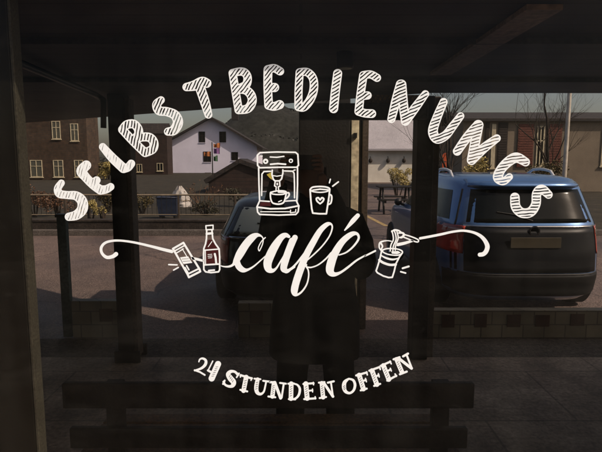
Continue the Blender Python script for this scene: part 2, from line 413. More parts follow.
# arched word, each letter a fat brush stroke with an outline and hatching
LET = [
 ('S', [[(61.3,183.0,2.9),(57.8,188.5,3.3),(59.5,193.6,3.6),(67,195,3.4),(76,195.8,4),(82,201,4.6),(82.3,209,4.8),(76.5,215,4.3),(68.8,216.8,3.5)]], 72, .76),
 ('E', [[(86.3,165.3,4.3),(81.6,171,4.7),(86,177.5,4),(93,184.5,4),(100.5,190,4.1)],[(100.5,190,4.1),(106,189.3,3.6),(110.6,186.8,3.2)],[(91,183.5,3.2),(96.6,180.3,3.4)]], 74, .84),
 ('L', [[(102.7,146.8,3.2),(112,157.5,4),(123.5,168.3,4.2)],[(123.5,168.3,4.2),(128,167.3,3.6),(131.2,163.6,3.4)]], 78, .86),
 ('B', [[(122.4,129.6,3.7),(133,141,3.8),(144.6,152.3,3.8)],[(122.4,129.6,3.7),(126.8,124.8,3.9),(133.5,124,3.9),(138,128.6,3.9),(138.4,134.6,4),(134.2,139.2,4)],[(136.5,138.6,3.9),(142.5,137,3.9),(149.8,137.6,4),(153.8,142.6,4),(152.6,149,4),(145.2,152.6,3.9)]], 80, .5),
 ('S', [[(161,100,3.2),(156.7,104.5,3.9),(159,110.6,4),(166.7,111.6,4),(174.8,115,4.3),(178,122.4,4.6),(174,130,4.3),(168,131.6,3.5)]], 68, .5),
 ('T', [[(186.6,87,3.6),(194.5,85.5,4.6),(202,82.3,5.0),(206.8,83.2,4)],[(200.2,88,4.4),(204.6,101,4.3),(208.4,114.6,3.4)]], 64, .5),
 ('B', [[(232.6,73,3.5),(235.5,91,3.6),(238.6,109.6,3.6)],[(232.6,73,3.5),(240,71.5,3.6),(245,72.8,3.7),(247.6,78,3.7),(246,84.8,3.8),(239,88.6,3.9)],[(239,89,3.9),(246,90.2,3.9),(251,95,4),(252,102,4),(247.6,108.6,3.9),(238.6,110,3.6)]], 52, .55),
 ('E', [[(268,69.7,3.9),(267.8,87,3.8),(268.6,105.2,3.8)],[(268,69.5,3.9),(274.2,68.2,3.6),(280,71.2,3.6)],[(268.4,87.5,3.9),(274.6,87.5,4)],[(268.6,105.3,3.8),(274,106.4,3.8),(279.6,104.6,4)]], 50, .55),
 ('D', [[(299.7,72.2,3.5),(298.6,90,3.5),(298.4,107,3.5)],[(299.7,72.2,3.5),(307.5,72.2,3.6),(313.2,79,3.7),(313.6,90,3.8),(310,100,3.8),(304,107,3.7),(298.4,107,3.5)]], 47, .5),
 ('I', [[(337.7,73.4,3.9),(335.4,91,4),(333.6,108.6,4)]], 34, .5),
 ('E', [[(363.4,75.3,3.7),(360.6,94,3.6),(358.8,111.2,3.8)],[(363.4,75.3,3.7),(370.5,74.4,3.5),(377,77.8,3.5)],[(362,96,3.6),(367.6,95.4,3.5)],[(358.8,111.4,3.8),(365,113.2,3.7),(371.8,113.6,3.8)]], 38, .5),
 ('N', [[(391.4,119,3.5),(396,101,4.2),(400.8,84.5,4.4)],[(401.4,84.5,4.4),(403.2,103,4.2),(405.4,121,4)],[(405.4,121.2,4),(415,108,4),(425.4,94,3.2)]], 24, .5),
 ('U', [[(443.6,102,3.5),(437,117.5,4),(432.9,131,4.4),(437,138.8,4.3),(445.5,135.4,4),(453,126,3.7),(460.6,116,3.2)]], 20, .55),
 ('N', [[(457.2,151.3,3.8),(467,137.5,4.2),(478.2,125,4.5)],[(478.4,125,4.5),(475,143,4.4),(471.6,159.8,4.2)],[(471.6,160.2,4.2),(484,148,4.2),(496.8,138.3,3.4)]], 16, .58),
 ('G', [[(525.6,162,3.8),(516.4,157.6,4.6),(507.9,162,4.5),(500.6,170,4.3),(498,177.6,4.5),(503.4,181.2,3.5),(509.4,176.8,3.0)]], 8, .6),
 ('S', [[(514.9,197.4,4.2),(515.8,206.8,4.4),(521.8,212.8,4.4),(530.5,212,4.4),(535.8,204.2,4.2),(536.8,193.6,4.2),(541.9,189.4,4.3),(548.5,194.6,3.6)]], 4, .55),
]
ORD = ['first','second','third','fourth','fifth','sixth','seventh','eighth','ninth','tenth','eleventh','twelfth','thirteenth','fourteenth','fifteenth','last']
for i, (ch, strokes, ang, dens) in enumerate(LET):
    a = R(ang); per = 3.05; fat = .55
    ph = rng.random()*per
    def fn(X, Y, fat=fat, strokes=strokes, a=a, dens=dens, ph=ph, per=per):
        f = np.full(X.shape, 1e9)
        for s in strokes: f = np.minimum(f, stroke_field(X, Y, s, 6))
        f = f-fat
        u = X*math.sin(a)+Y*math.cos(a); v = X*math.cos(a)-Y*math.sin(a)
        wob = .22*np.sin(v*.22+i)+.10*np.sin(v*.7+u*.2)
        k = (u+wob+ph)/per
        wv = (dens+.09)*per/2*(1+.20*np.sin(np.floor(k)*2.4+i)+.12*np.sin(v*.5+np.floor(k)*1.7))
        stripe = np.abs(np.mod(k, 1)-.5)*per-wv
        edge = 1.2+.2*np.sin(X*.7+Y*.4)
        return np.minimum(np.maximum(f, -edge-f), np.maximum(f, stripe))
    into_win(vinyl_mesh('letter', fn, bounds_of(strokes, 3.2), .24, 'vinyl', win, label=f'hatched white letter {ch}, {ORD[i]} of the arched word SELBSTBEDIENUNGS'))

# brush script word
z = Z(215, 215, 6.4625)
z2 = Z(275, 205, 4.76)
def fine(L_): return [(p[0], p[1], p[2]*(1 if p[2] > 1.9 else .74)) for p in L_]
script = [
 ('s', z([(36,328,4),(62,334,6),(95,332,9),(120,318,12),(140,290,20),(165,245,26),(200,190,25),(235,150,23),(268,130,14),(298,136,7),(311,155,5),(308,185,4.5),(296,215,4.5),(286,232,4.5),(280,215,4.5),(290,188,4.5),(305,165,4.5),(325,146,5)])),
 ('s', z([(143,300,18),(152,330,20),(178,354,17),(210,354,11),(250,332,7),(290,298,5.5),(335,258,5)])),
 ('s', z([(478,140,12),(455,130,15),(425,148,20),(385,205,26),(355,265,28),(340,310,27),(345,348,22),(370,360,13),(395,345,9),(418,310,7),(450,255,6),(478,200,6),(492,165,7)])),
 ('s', z([(497,165,18),(470,235,18),(452,290,19),(440,340,18),(450,358,15),(475,358,11),(500,345,8),(514,335,8)])),
 ('s', z2([(95,155,13),(72,210,13),(52,265,14),(44,300,13),(55,315,10),(78,302,7),(105,275,6),(140,230,6)])),
 ('s', z2([(150,265,4),(185,235,4.5),(225,195,4.5),(258,150,4.5),(272,112,5),(268,92,6),(248,92,10),(215,122,13),(180,180,15),(148,240,16),(120,310,17),(100,370,17),(92,410,16),(100,428,9),(125,415,6),(150,380,5),(160,340,4.5),(158,310,4.5),(148,292,5),(150,285,5)])),
 ('s', z2([(150,295,5),(172,297,4.5),(205,285,4.5),(240,258,5),(268,228,6)])),
 ('s', z2([(305,238,4),(340,225,5),(375,195,6),(398,160,7),(390,137,9),(362,140,12),(320,175,15),(285,230,18),(266,280,20),(262,315,18),(280,330,11),(310,322,8),(345,298,7),(385,266,6),(408,252,5.5),(430,240,5)])),
]
into_win(drawing('script_word', [(k_, fine(p_)) for k_, p_ in script], win, label='white brush script word café'))
acc = into_win(drawing('accent', [('s', z2([(332,120,3),(350,100,7),(372,74,11),(394,50,10)]))], win, label='acute accent over the script word'))
# flourishes
zl = Z(90, 215, 4.3)
into_win(drawing('flourish', [('s', zl([(112,168,9),(98,178,8),(72,182,7),(52,165,6),(48,142,6),(62,122,5.5),(90,112,5),(130,110,4.5),(190,118,4.8),(260,134,5.5),(310,147,6.5),(352,157,7)])),
   ('s', zl([(440,186,5.5),(460,190,5.5),(483,196,5)]))], win, label='white scroll line curling at its left end'))
zr = Z(365, 215, 4.46)
into_win(drawing('flourish', [('s', zr([(0,183,3.5),(22,172,4),(46,160,4)])),
   ('s', zr([(146,132,7),(175,126,6.5),(212,115,5)])),
   ('s', zr([(246,104,5.5),(290,96,5.5),(340,86,5.5),(390,75,5),(440,70,5),(490,80,6),(525,102,8),(545,135,10),(541,160,10),(528,174,9.5),(512,177,9)]))], win, label='white scroll line curling down at its right end'))

# coffee machine
zc = Z(252, 145, 6.022)
cm = [
 ('l', zc([(48,46),(148,42),(262,44),(276,56),(280,122),(270,134),(160,134),(48,137),(34,124),(32,62),(48,46)], 4.6)),
 ('l', zc([(40,137),(42,240),(46,338)], 4.6)), ('l', zc([(274,137),(274,240),(270,338)], 4.6)),
 ('l', zc([(46,336),(30,372),(34,404),(46,418),(160,422),(264,418),(278,402),(282,368),(266,334)], 4.6)),
 ('l', zc([(30,374),(110,384),(200,382),(282,366)], 5)),
 ('l', zc([(46,336),(105,340)], 4)), ('l', zc([(198,338),(266,334)], 4)),
 ('l', zc([(58,304),(60,175),(72,160),(112,158)], 4.2)),
 ('l', zc([(195,156),(246,158),(254,172),(256,240),(256,318)], 4.2)),
 ('l', zc([(110,72),(150,74),(192,68)], 4)), ('l', zc([(112,116),(155,112),(202,116)], 5)),
 ('s', zc([(82,98,16)])), ('c', zc([(82,99,5.5)])), ('s', zc([(234,95,13)])), ('c', zc([(234,96,6)])),
 ('l', zc([(50,66),(62,66)], 3)), ('l', zc([(252,152),(260,150)], 3.5)),
 # group head
 ('l', zc([(122,152),(120,178),(128,206),(138,216),(166,216),(178,204),(186,170),(186,150)], 4.6)),
 ('l', zc([(124,184),(150,188),(184,182)], 3)),
 ('l', zc([(140,218),(136,246),(146,252)], 4)), ('l', zc([(166,218),(168,248),(158,252)], 4)), ('l', zc([(152,232),(152,238)], 5)),
 ('l', zc([(146,252),(144,280)], 3.6)), ('l', zc([(158,252),(162,280)], 3.6)),
 # tray slots
 ('l', zc([(52,402),(228,402)], 3)), ('l', zc([(232,392),(232,408),(262,404),(264,388)], 3)),
]
cup = [
 ('s', zc([(114,285,4.5),(150,276,4),(190,276,4),(206,284,4.5),(190,296,4),(150,298,4),(122,294,4),(112,286,4.5),(112,320,4.5),(122,346,4.5),(140,354,5),(165,356,5),(188,348,5),(198,328,4.5),(206,292,4.5)])),
 ('l', zc([(160,282),(200,284)], 6)), ('s', zc([(204,290,4),(220,288,5),(224,300,5),(214,316,5),(200,326,4.5)])),
 ('l', zc([(160,342),(178,334)], 3)),
]
o = into_win(drawing('coffee_machine_drawing', cm, win, step=.2, label='white outline drawing of an espresso machine'))
into_win(drawing('cup_drawing', cup, win, step=.2, label='small cup drawn under the machine spout', depth=.0018))
into_win(drawing('red_tray_reflection', [('p', zc([(50,344),(112,346),(114,368),(48,368)], 1))], win, m='red_vinyl', depth=.0012))  # reflection on the glass painted as a red fill
into_win(drawing('yellow_spout_reflection', [('p', zc([(120,162),(118,186),(122,210),(104,196),(88,178)], 1))], win, m='yellow_reflection', depth=.0012))  # yellow reflection on the glass, painted beside the spout
# steaming mug
mug = [
 ('s', zc([(350,268,5),(366,254,5),(410,250,5),(450,254,5),(468,266,5),(450,280,4),(410,285,4),(366,280,4),(350,268,5)])),
 ('l', zc([(366,272),(410,266),(458,270)], 4.5)),
 ('l', zc([(350,268),(354,330),(360,385),(366,410),(405,414),(448,414),(456,360),(464,310),(468,268)], 5)),
 ('s', zc([(466,298,5),(478,304,5),(480,325,5),(474,350,5),(460,358,5)])), ('s', zc([(462,318,3.5),(464,338,3.5)])),
 ('l', zc([(472,206),(466,228)], 4)), ('l', zc([(520,222),(486,248)], 4.5)),
]
into_win(drawing('mug_drawing', mug, win, step=.2, label='white outline drawing of a coffee mug with a heart'))
into_win(drawing('heart_drawing', [('s', zc([(410,354,4.5),(392,338,5),(388,322,5),(400,318,5),(410,330,5),(420,318,5),(432,324,5),(426,340,5),(410,354,4.5)]))], win, step=.2, depth=.0018))
# sachet
zs = Z(165, 220, 6.95)
sa = [
 ('l', zs([(55,200),(128,158),(140,178),(240,342),(245,358),(166,398),(158,380),(66,218),(55,200)], 7)),
 ('l', zs([(66,216),(138,176)], 5)), ('l', zs([(76,232),(122,204)], 4)),('l', zs([(88,226),(128,200)], 3)),
 ('p', zs([(104,260),(160,252),(190,298),(128,306)], 1)), ('cl', zs([(118,272),(164,268)], 1.6)), ('cl', zs([(124,288),(176,284)], 1.6)),
 ('l', zs([(150,318),(166,346)], 5)), ('l', zs([(158,376),(236,338)], 6)), ('l', zs([(140,330),(160,366)], 4)), ('l', zs([(150,250),(120,200)], 3)),
 ('l', zs([(26,310),(84,312)], 5)), ('l', zs([(60,348),(92,330)], 5)),
]
into_win(drawing('sachet_drawing', sa, win, step=.2, label='white outline drawing of a tilted snack sachet'))
# bottle
bo = [
 ('l', zs([(284,40),(334,36),(334,66),(286,68),(284,40)], 4.5)),
 ('l', zs([(290,70),(288,130),(282,165),(270,198),(268,240),(270,345),(282,360),(320,366),(372,360),(380,345),(380,260),(376,200),(352,168),(332,130),(326,70)], 5.5)),
 ('l', zs([(290,96),(328,92)], 8)), ('l', zs([(274,210),(376,202)], 4.5)), ('l', zs([(276,312),(376,306)], 5.5)), ('l', zs([(280,210),(282,312)], 3.5)),
 ('l', zs([(346,236),(352,262),(356,300)], 7)), ('l', zs([(304,352),(342,348)], 6)), ('l', zs([(300,186),(326,150)], 2.4)),
 ('l', zs([(298,240),(326,238)], 2)), ('l', zs([(298,252),(328,250)], 2.2)), ('l', zs([(300,264),(326,262)], 2)),
]
into_win(drawing('bottle_drawing', bo, win, step=.2, label='white outline drawing of a bottle filled with red'))
into_win(drawing('red_bottle_filling', [('p', zs([(300,138),(322,136),(348,172),(370,206),(374,302),(278,308),(276,206)], 1))], win, m='red_vinyl', depth=.0012))
# noodle cup with fork
zn = Z(370, 225, 7.533)
no = [
 ('s', zn([(92,190,5.5),(130,178,5),(200,180,5),(240,195,5.5),(240,215,5.5),(205,228,5),(140,222,5),(100,205,5),(92,190,5.5)])),
 ('p', zn([(160,200),(210,195),(232,208),(205,220),(165,216)], 1)),
 ('l', zn([(88,192),(76,250),(58,310),(46,345),(56,360),(100,384),(140,396),(168,394),(182,350),(196,290),(222,240),(242,212)], 6)),
 ('s', zn([(70,264,9),(100,284,9),(150,300,9),(194,298,9)])), ('s', zn([(82,228,4),(120,248,7),(170,260,7),(214,250,4)])),
 ('s', zn([(84,192,5),(70,170,5),(72,138,6),(92,124,6),(130,118,4),(160,122,4)])), ('s', zn([(84,140,7),(94,160,6),(86,180,6)])),
 ('s', zn([(152,196,5),(158,150,5),(176,110,5),(172,70,5),(164,45,5)])), ('s', zn([(172,200,5),(176,160,5),(196,110,5),(192,70,5),(182,42,5)])),
 ('s', zn([(190,190,5),(194,150,5),(212,100,5),(206,60,5),(200,40,5)])),
 ('s', zn([(164,50,5),(185,38,7),(215,42,6),(235,56,6)])),
 ('s', zn([(218,60,6),(246,60,7),(256,74,8),(240,92,8),(222,94,5)])), 
 ('s', zn([(250,70,5),(300,84,5),(355,106,5),(366,120,5),(352,128,5),(300,110,5),(250,90,5)])),
 ('l', zn([(246,326),(292,312)], 7)), ('l', zn([(232,352),(268,362)], 6)),
]
into_win(drawing('noodle_cup_drawing', no, win, step=.2, label='white outline drawing of a noodle cup with a fork'))

# small arched line "24 STUNDEN OFFEN"
za = Z(188, 350, 7.525); zb = Z(262, 350, 7.525); ze = Z(335, 345, 6.69)
def stem_cut(pts, z): return ('cl', z(pts, 2.0))
small = [
 ('2', [('s', za([(82,88,5),(90,70,6),(112,64,8),(134,80,10),(130,110,11),(100,138,9),(50,155,6)])), ('l', za([(50,152),(90,166),(126,188)], 6.5))], []),
 ('4', [('l', za([(186,84),(152,152)], 5)), ('l', za([(150,154),(208,184)], 8)), ('l', za([(226,106),(178,214)], 23))], [('l', za([(222,120),(184,204)], 3.2))]),
 ('S', [('s', za([(376,186,10),(352,164,9),(322,162,12),(302,182,16),(318,212,21),(342,242,20),(336,268,14),(310,274,10),(280,262,8),(268,240,9)])), ('l', za([(384,176),(366,206)], 6)), ('l', za([(276,230),(264,256)], 7))], [('s', za([(310,190,3),(326,214,3.5),(342,240,3)]))]),
 ('T', [('l', za([(396,190),(480,214)], 8)), ('l', za([(438,204),(418,306)], 17)), ('l', za([(394,300),(446,312)], 7)), ('l', za([(398,186),(394,204)], 5)), ('l', za([(482,210),(474,228)], 5))], [('l', za([(436,222),(422,292)], 3.2))]),
 ('U', [('l', za([(500,216),(545,220)], 6.5)), ('s', za([(524,222,15),(514,280,16),(520,318,14),(545,332,10),(570,314,7),(582,270,6.5),(588,238,6.5)])), ('l', za([(566,232),(612,238)], 7))], [('l', za([(522,236),(514,300)], 3))]),
 ('N', [('l', zb([(60,242),(100,244)], 8)), ('l', zb([(90,250),(78,350)], 16)), ('l', zb([(48,350),(100,356)], 7)), ('l', zb([(96,244),(140,362)], 11)), ('l', zb([(164,252),(148,358)], 7)), ('l', zb([(136,248),(180,254)], 7))], [('l', zb([(88,262),(80,338)], 3.2))]),
 ('D', [('l', zb([(220,254),(218,366)], 17)), ('l', zb([(198,254),(240,252)], 7)), ('l', zb([(202,370),(250,372)], 7)), ('s', zb([(238,254,6),(265,262,7),(284,290,9),(280,330,9),(262,358,8),(240,370,7)]))], [('l', zb([(220,268),(218,352)], 3.2))]),
 ('E', [('l', zb([(330,254),(340,364)], 18)), ('l', zb([(312,256),(388,250)], 7.5)), ('l', zb([(340,308),(380,304)], 6.5)), ('l', zb([(318,370),(402,364)], 7.5)), ('l', zb([(386,244),(388,262)], 5)), ('l', zb([(400,352),(402,368)], 5)), ('l', zb([(380,294),(381,316)], 4.5))], [('l', zb([(331,268),(339,350)], 3.2))]),
 ('N', [('l', zb([(428,246),(470,242)], 7)), ('l', zb([(450,250),(460,356)], 16)), ('l', zb([(434,362),(482,354)], 7)), ('l', zb([(464,246),(534,350)], 10)), ('l', zb([(518,240),(534,350)], 6.5)), ('l', zb([(496,246),(540,236)], 7.5))], [('l', zb([(451,264),(459,342)], 3.2))]),
 ('O', [('s', ze([(92,226,6),(122,236,8),(134,268,9),(124,304,8),(98,322,8),(70,310,11),(60,280,14),(66,248,12),(92,226,6)]))], [('l', ze([(60,270),(66,300)], 3))]),
 ('F', [('l', ze([(162,202),(190,294)], 16)), ('l', ze([(142,204),(212,184)], 7)), ('l', ze([(178,244),(206,234)], 6.5)), ('l', ze([(172,304),(212,292)], 6.5)), ('l', ze([(212,180),(216,200)], 5)), ('l', ze([(204,224),(210,246)], 4.5))], [('l', ze([(166,214),(186,284)], 3))]),
 ('F', [('l', ze([(248,172),(280,264)], 16)), ('l', ze([(230,172),(298,148)], 7)), ('l', ze([(266,214),(292,202)], 6.5)), ('l', ze([(262,274),(302,260)], 6.5)), ('l', ze([(298,144),(303,164)], 5)), ('l', ze([(290,192),(296,214)], 4.5))], [('l', ze([(252,184),(276,254)], 3))]),
 ('E', [('l', ze([(324,138),(360,230)], 16)), ('l', ze([(306,140),(370,112)], 7)), ('l', ze([(344,178),(372,164)], 6.5)), ('l', ze([(350,238),(410,206)], 7)), ('l', ze([(368,108),(376,126)], 5)), ('l', ze([(370,156),(377,174)], 4.5)), ('l', ze([(402,194),(411,210)], 5))], [('l', ze([(328,150),(356,220)], 3))]),
 ('N', [('l', ze([(392,96),(432,82)], 7)), ('l', ze([(412,96),(448,182)], 15)), ('l', ze([(434,196),(480,178)], 7)), ('l', ze([(424,88),(512,156)], 9.5)), ('l', ze([(478,64),(514,156)], 6.5)), ('l', ze([(456,76),(488,58)], 7.5))], [('l', ze([(417,108),(444,172)], 3))]),
]
SW = {0:'24',1:'24',2:'STUNDEN',3:'STUNDEN',4:'STUNDEN',5:'STUNDEN',6:'STUNDEN',7:'STUNDEN',8:'STUNDEN'}
for i, (ch, add, cut) in enumerate(small):
    def dash(c):
        # hatch the thick stems with small slanted nicks like the sign's chalk filling
        (k, pts), = c
        P = smooth(pts, 6) if k == 's' else [np.array(pts[0]), np.array(pts[-1])]
        a, b = np.array(P[0][:2]), np.array(P[-1][:2]); L_ = np.linalg.norm(b-a); n = max(3, int(L_/1.9)); out = []
        d = (b-a)/L_; nrm = np.array([-d[1], d[0]])
        for q in range(n):
            c0 = a+(b-a)*((q+.5)/n); w = .95
            p0 = c0+nrm*w+d*.55; p1 = c0-nrm*w-d*.55
            out.append(('cl', [(p0[0], p0[1], .30), (p1[0], p1[1], .22)]))
        return out
    ops = add + (dash(cut) if cut else [])
    into_win(drawing('letter', ops, win, step=.17, label=f'small white serif {ch} of the word {SW.get(i, "OFFEN")}'))

# the pane and its frame
x0, x1, z0, z1 = -1.25, 1.25, .55, 2.19
mb = MB().box((x0, GLASS_Y, z0), (x1, GLASS_Y+.008, z1)); into_win(mb.build('glass_pane', 'pane', win))
xl = at(38, 335, GLASS_Y+.04).x
mb = MB().box((xl-.008, GLASS_Y+.010, z0), (xl, GLASS_Y+.05, z1)); into_win(mb.build('glazing_bead', 'frame_pale', win, bevel=.002, label='pale worn edge strip at the left of the glass'))
mb = MB().box((xl-.11, GLASS_Y+.010, z0), (xl-.0085, GLASS_Y+.06, z1)); into_win(mb.build('frame', 'frame_dark', win, bevel=.003))
mb = MB().box((x0, GLASS_Y-.03, z0-.05), (x1, GLASS_Y+.05, z0-.001)); into_win(mb.build('sill', 'frame_dark', win, bevel=.004))
# wall that holds the window, outside the picture
sw = thing('shop_front_wall', (0, GLASS_Y, 0), 'dark rendered shop front wall around the big window', 'wall')
def loc(o, p): o.matrix_parent_inverse = Matrix.Translation(-Vector(p)); return o
mb = MB().box((-5, GLASS_Y-.05, 0), (x0-.002, GLASS_Y+.2, 2.19)).box((x1+.002, GLASS_Y-.05, 0), (5, GLASS_Y+.2, 2.19)).box((x0-.002, GLASS_Y-.05, 0), (x1+.002, GLASS_Y+.2, z0-.052))
loc(mb.build('wall', 'shopwall', sw), (0, GLASS_Y, 0))

# ------------------------------------------------------------------ world-space parts under a thing
def wpart(mb, name, m, root, **k):
    o = mb.build(name, m, root, **k)
    o.matrix_parent_inverse = (Matrix.Translation(root.location) @ Matrix.Rotation(root.rotation_euler.z, 4, 'Z')).inverted()
    return o
def struct(o): return tag(o, kind='structure')

# ------------------------------------------------------------------ ground, road, paving
def sheet(name, pts, z, m):
    return struct(MB().quad(*[(x, y, z) for x, y in pts]).build(name, m))
sheet('ground', [(-900,-400),(900,-400),(900,1200),(-900,1200)], -.014, 'soil')
sheet('road', [(-45,4.35),(45,4.35),(45,11.62),(-45,11.62)], -.010, 'asphalt')
sheet('side_road', [(.9,11.6),(4.6,11.6),(9.5,60),(4.5,60)], -.0060, 'asphalt')
sheet('forecourt', [(-9,-6),(9,-6),(9,1.2),(-9,1.2)], -.008, 'pave')
sheet('pavement', [(-9,1.2),(9,1.2),(9,4.30),(-9,4.30)], 0, 'pave')
sheet('cobble_strip', [(-9,4.304),(9,4.304),(9,4.78),(-9,4.78)], -.003, 'cobble')
q = [atz(355, 211, 0), atz(359, 211, 0), atz(389, 226, 0), atz(384, 226, 0)]
sheet('road_line', [(p.x, p.y) for p in q], -.0015, 'line')
k = MB().box((-45, 11.62, -.02), (.85, 11.78, .12)); struct(k.build('kerb', 'kerb', bevel=.015))
k = MB().box((4.8, 11.62, -.02), (45, 11.78, .12)); struct(k.build('kerb', 'kerb', bevel=.015))

# wooded hill far behind the houses
def hill():
    mb = MB(); n = 60; vs = []; fs = []
    for i in range(n+1):
        x = -150+i*300/n
        h = 28*math.exp(-((x+16)/36)**2)+6*math.exp(-((x-90)/60)**2)+3+.9*math.sin(x*.21)+.5*math.sin(x*.53+1)
        vs += [(x, 235, -1), (x, 255, h*.75), (x, 275, h)]
    for i in range(n):
        for k in (0, 1): fs.append((3*i+k, 3*i+3+k, 3*i+4+k, 3*i+1+k))
    struct(mb.add(vs, fs, True).build('hill', 'hill'))
    mb = MB(); r = random.Random(4)
    for _ in range(9000):
        x = r.uniform(-140, 140); t = r.random()
        h = 28*math.exp(-((x+16)/36)**2)+6*math.exp(-((x-90)/60)**2)+3+.9*math.sin(x*.21)+.5*math.sin(x*.53+1)
        y = 246+t*28; z = h*(.4+.6*t)
        s_ = r.uniform(.35, .95); a = r.uniform(0, 6.3); tl = r.uniform(-.6, .6)
        dx, dz = math.cos(a)*s_, math.sin(a)*s_
        mb.add([(x-dx, y, z-dz), (x+dz*.7, y+tl, z-dx*.7), (x+dx, y, z+dz), (x-dz*.7, y-tl, z+dx*.7)], [(0,1,2,3)])
    o = mb.build('woodland', 'leaf_hill'); tag(o, 'distant dark woodland covering the hill behind the houses', 'woodland', kind='stuff')
hill()

# ------------------------------------------------------------------ arcade: roof, beams, pillars
ar = thing('arcade_roof', (0, 1.2, 2.2), 'low dark boarded arcade ceiling across the top of the picture', 'arcade roof')
edge = [(9, 4.25), (1.0, 4.16), (-2.63, 6.6), (-7, 9.5), (-14, 9.5)]
outline = [(-14, 1.15), (9, 1.15)] + edge
n = len(outline)
wpart(MB().add([(x, y, 2.2) for x, y in outline], [tuple(range(n))]), 'ceiling', 'soffit', ar)
wpart(MB().add([(x, y, 2.46) for x, y in outline], [tuple(range(n))]), 'roof_covering', 'roof_top', ar)
mb = MB()
for a, b in zip(outline, outline[1:]+outline[:1]): mb.quad((*a, 2.2), (*b, 2.2), (*b, 2.46), (*a, 2.46))
wpart(mb, 'fascia', 'soffit_edge', ar)
p, q = atz(545, 4, 2.19), atz(440, 72, 2.19)
d = (q-p).normalized(); s_ = Vector((-d.y, d.x, 0))*.06
mb = MB().add([p-s_, q-s_, q+s_, p+s_, *(v+Vector((0,0,-.018)) for v in (p-s_, q-s_, q+s_, p+s_))], [(0,1,2,3),(7,6,5,4),(0,4,5,1),(1,5,6,2),(2,6,7,3),(3,7,4,0)])
wpart(mb, 'batten', 'beam_light', ar, label='pale batten crossing the ceiling at upper right')
for k in range(4):
    pass
mb = MB()
for yy in (2.3, 3.4):
    mb.box((-9, yy, 2.172), (8.5, yy+.012, 2.199))
wpart(mb, 'joint_strip', 'soffit_edge', ar)
# lattice beam between the centre and right pillars
a = at(362, 103, 4.2); b = at(429, 93.5, 4.2)
bm_ = thing('lintel_beam', (a.x, 4.2, a.z), 'dark beam with a patterned board painted in sunlit gold spanning between two pillars under the ceiling', 'beam')
mb = MB().box((a.x, 4.24, a.z+.002), (b.x, 4.28, 2.195)); wpart(mb, 'backing_board', 'gold', bm_)
mb = MB(); xx = a.x; tog = False; i = 0
while xx < b.x-.03:
    h0, h1 = a.z+.006, 2.192
    mb.tube([(xx, 4.232, h0), (xx+.035, 4.232, h1)], .006, 5).tube([(xx+.035, 4.226, h0), (xx, 4.226, h1)], .006, 5)
    xx += .037
wpart(mb, 'lattice', 'rail', bm_)
c = at(300, 120.5, 4.2)
mb = MB().box((c.x, 4.2, at(362, 119, 4.2).z), (b.x, 4.34, a.z)); wpart(mb, 'beam', 'soffit_edge', bm_, bevel=.006)

lp = thing('arcade_pillar', (at(130, 360, 4.24).x, 4.24, 0), 'slim dark pillar left of the white gabled house', 'pillar', 'arcade pillars')
px = lp.location.x; hw = .082
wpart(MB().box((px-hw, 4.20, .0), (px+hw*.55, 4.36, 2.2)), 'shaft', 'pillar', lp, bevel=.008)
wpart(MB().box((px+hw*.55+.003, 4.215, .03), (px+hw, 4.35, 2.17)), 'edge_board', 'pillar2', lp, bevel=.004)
wpart(MB().box((px-hw-.025, 4.17, .0), (px+hw+.025, 4.195, .10)).box((px-hw-.025, 4.3605, 0), (px+hw+.025, 4.39, .1)), 'base', 'pillar', lp, bevel=.006)

xa, xb = at(299, 240, 5.0).x, at(349, 240, 5.0).x
cp = thing('arcade_pillar', ((xa+xb)/2, 5.0, 0), 'broad dark centre pillar with a right side coloured pale as if sunlit behind the person', 'pillar', 'arcade pillars')
wpart(MB().box((xa, 5.0, 0), (xb, 5.4, 2.6)), 'shaft', 'pillar', cp, bevel=.01)
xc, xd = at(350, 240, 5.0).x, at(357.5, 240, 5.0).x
wpart(MB().box((xc, 4.995, .02), (xd, 5.38, at(350, 119, 5.0).z)), 'painted_sunlit_side', 'sunlit_paint', cp, bevel=.004)  # sunlit face of the pillar, its light put into the colour
mb = MB().tube([(xd+.022, 5.1, .05), (xd+.022, 5.1, 2.3)], .018, 10); wpart(mb, 'downpipe', 'black', cp)
wpart(MB().box((xd+.045, 5.06, 0), (xd+.10, 5.35, 2.6)), 'corner_post', 'pillar2', cp, bevel=.004)
mb = MB().box((xc+.02, 4.97, at(350,138,5.0).z), (xd-.02, 4.992, at(350,133,5.0).z)); wpart(mb, 'bracket', 'black', cp)

xa, xb = at(414.5, 240, 4.24).x, at(431, 240, 4.24).x
rp = thing('arcade_pillar', ((xa+xb)/2, 4.24, 0), 'dark pillar beside the blue car with a brown side board', 'pillar', 'arcade pillars')
wpart(MB().box((xa, 4.24, 0), (xb, 4.42, 2.19)), 'shaft', 'pillar', rp, bevel=.008)
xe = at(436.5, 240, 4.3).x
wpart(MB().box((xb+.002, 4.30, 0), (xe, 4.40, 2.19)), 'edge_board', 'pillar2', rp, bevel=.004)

# spotlight and pipe under the ceiling
s0 = atz(345, 52, 2.2)
sp = thing('ceiling_spotlight', (s0.x, s0.y, 2.2), 'short black cylinder spotlight on the dark ceiling above the letter I', 'lamp')
sp.location.z = 2.2
MB().lathe([(.040, -.001), (.042, -.004), (.042, -.070), (.039, -.078)], n=28).build('housing', 'black', sp, smooth=False)
MB().lathe([(.033, -.079), (.030, -.074), (.0, -.072)], n=24).build('lens', 'reflglass', sp)
mb = MB().tube([atz(5, 57, 2.16), atz(27, 66, 2.16), atz(70, 84, 2.16), atz(94, 94, 2.16), atz(100, 97.5, 2.155), atz(103.2, 100, 2.12), at(103.5, 104, atz(103,100,2.12).y), at(103.5, 119, atz(103,100,2.12).y), at(103.5, 128, atz(103,100,2.12).y)], .022, 8)
tag(mb.build('ceiling_pipe', 'black'), 'thin dark pipe running along the ceiling at upper left and bending down', 'pipe')

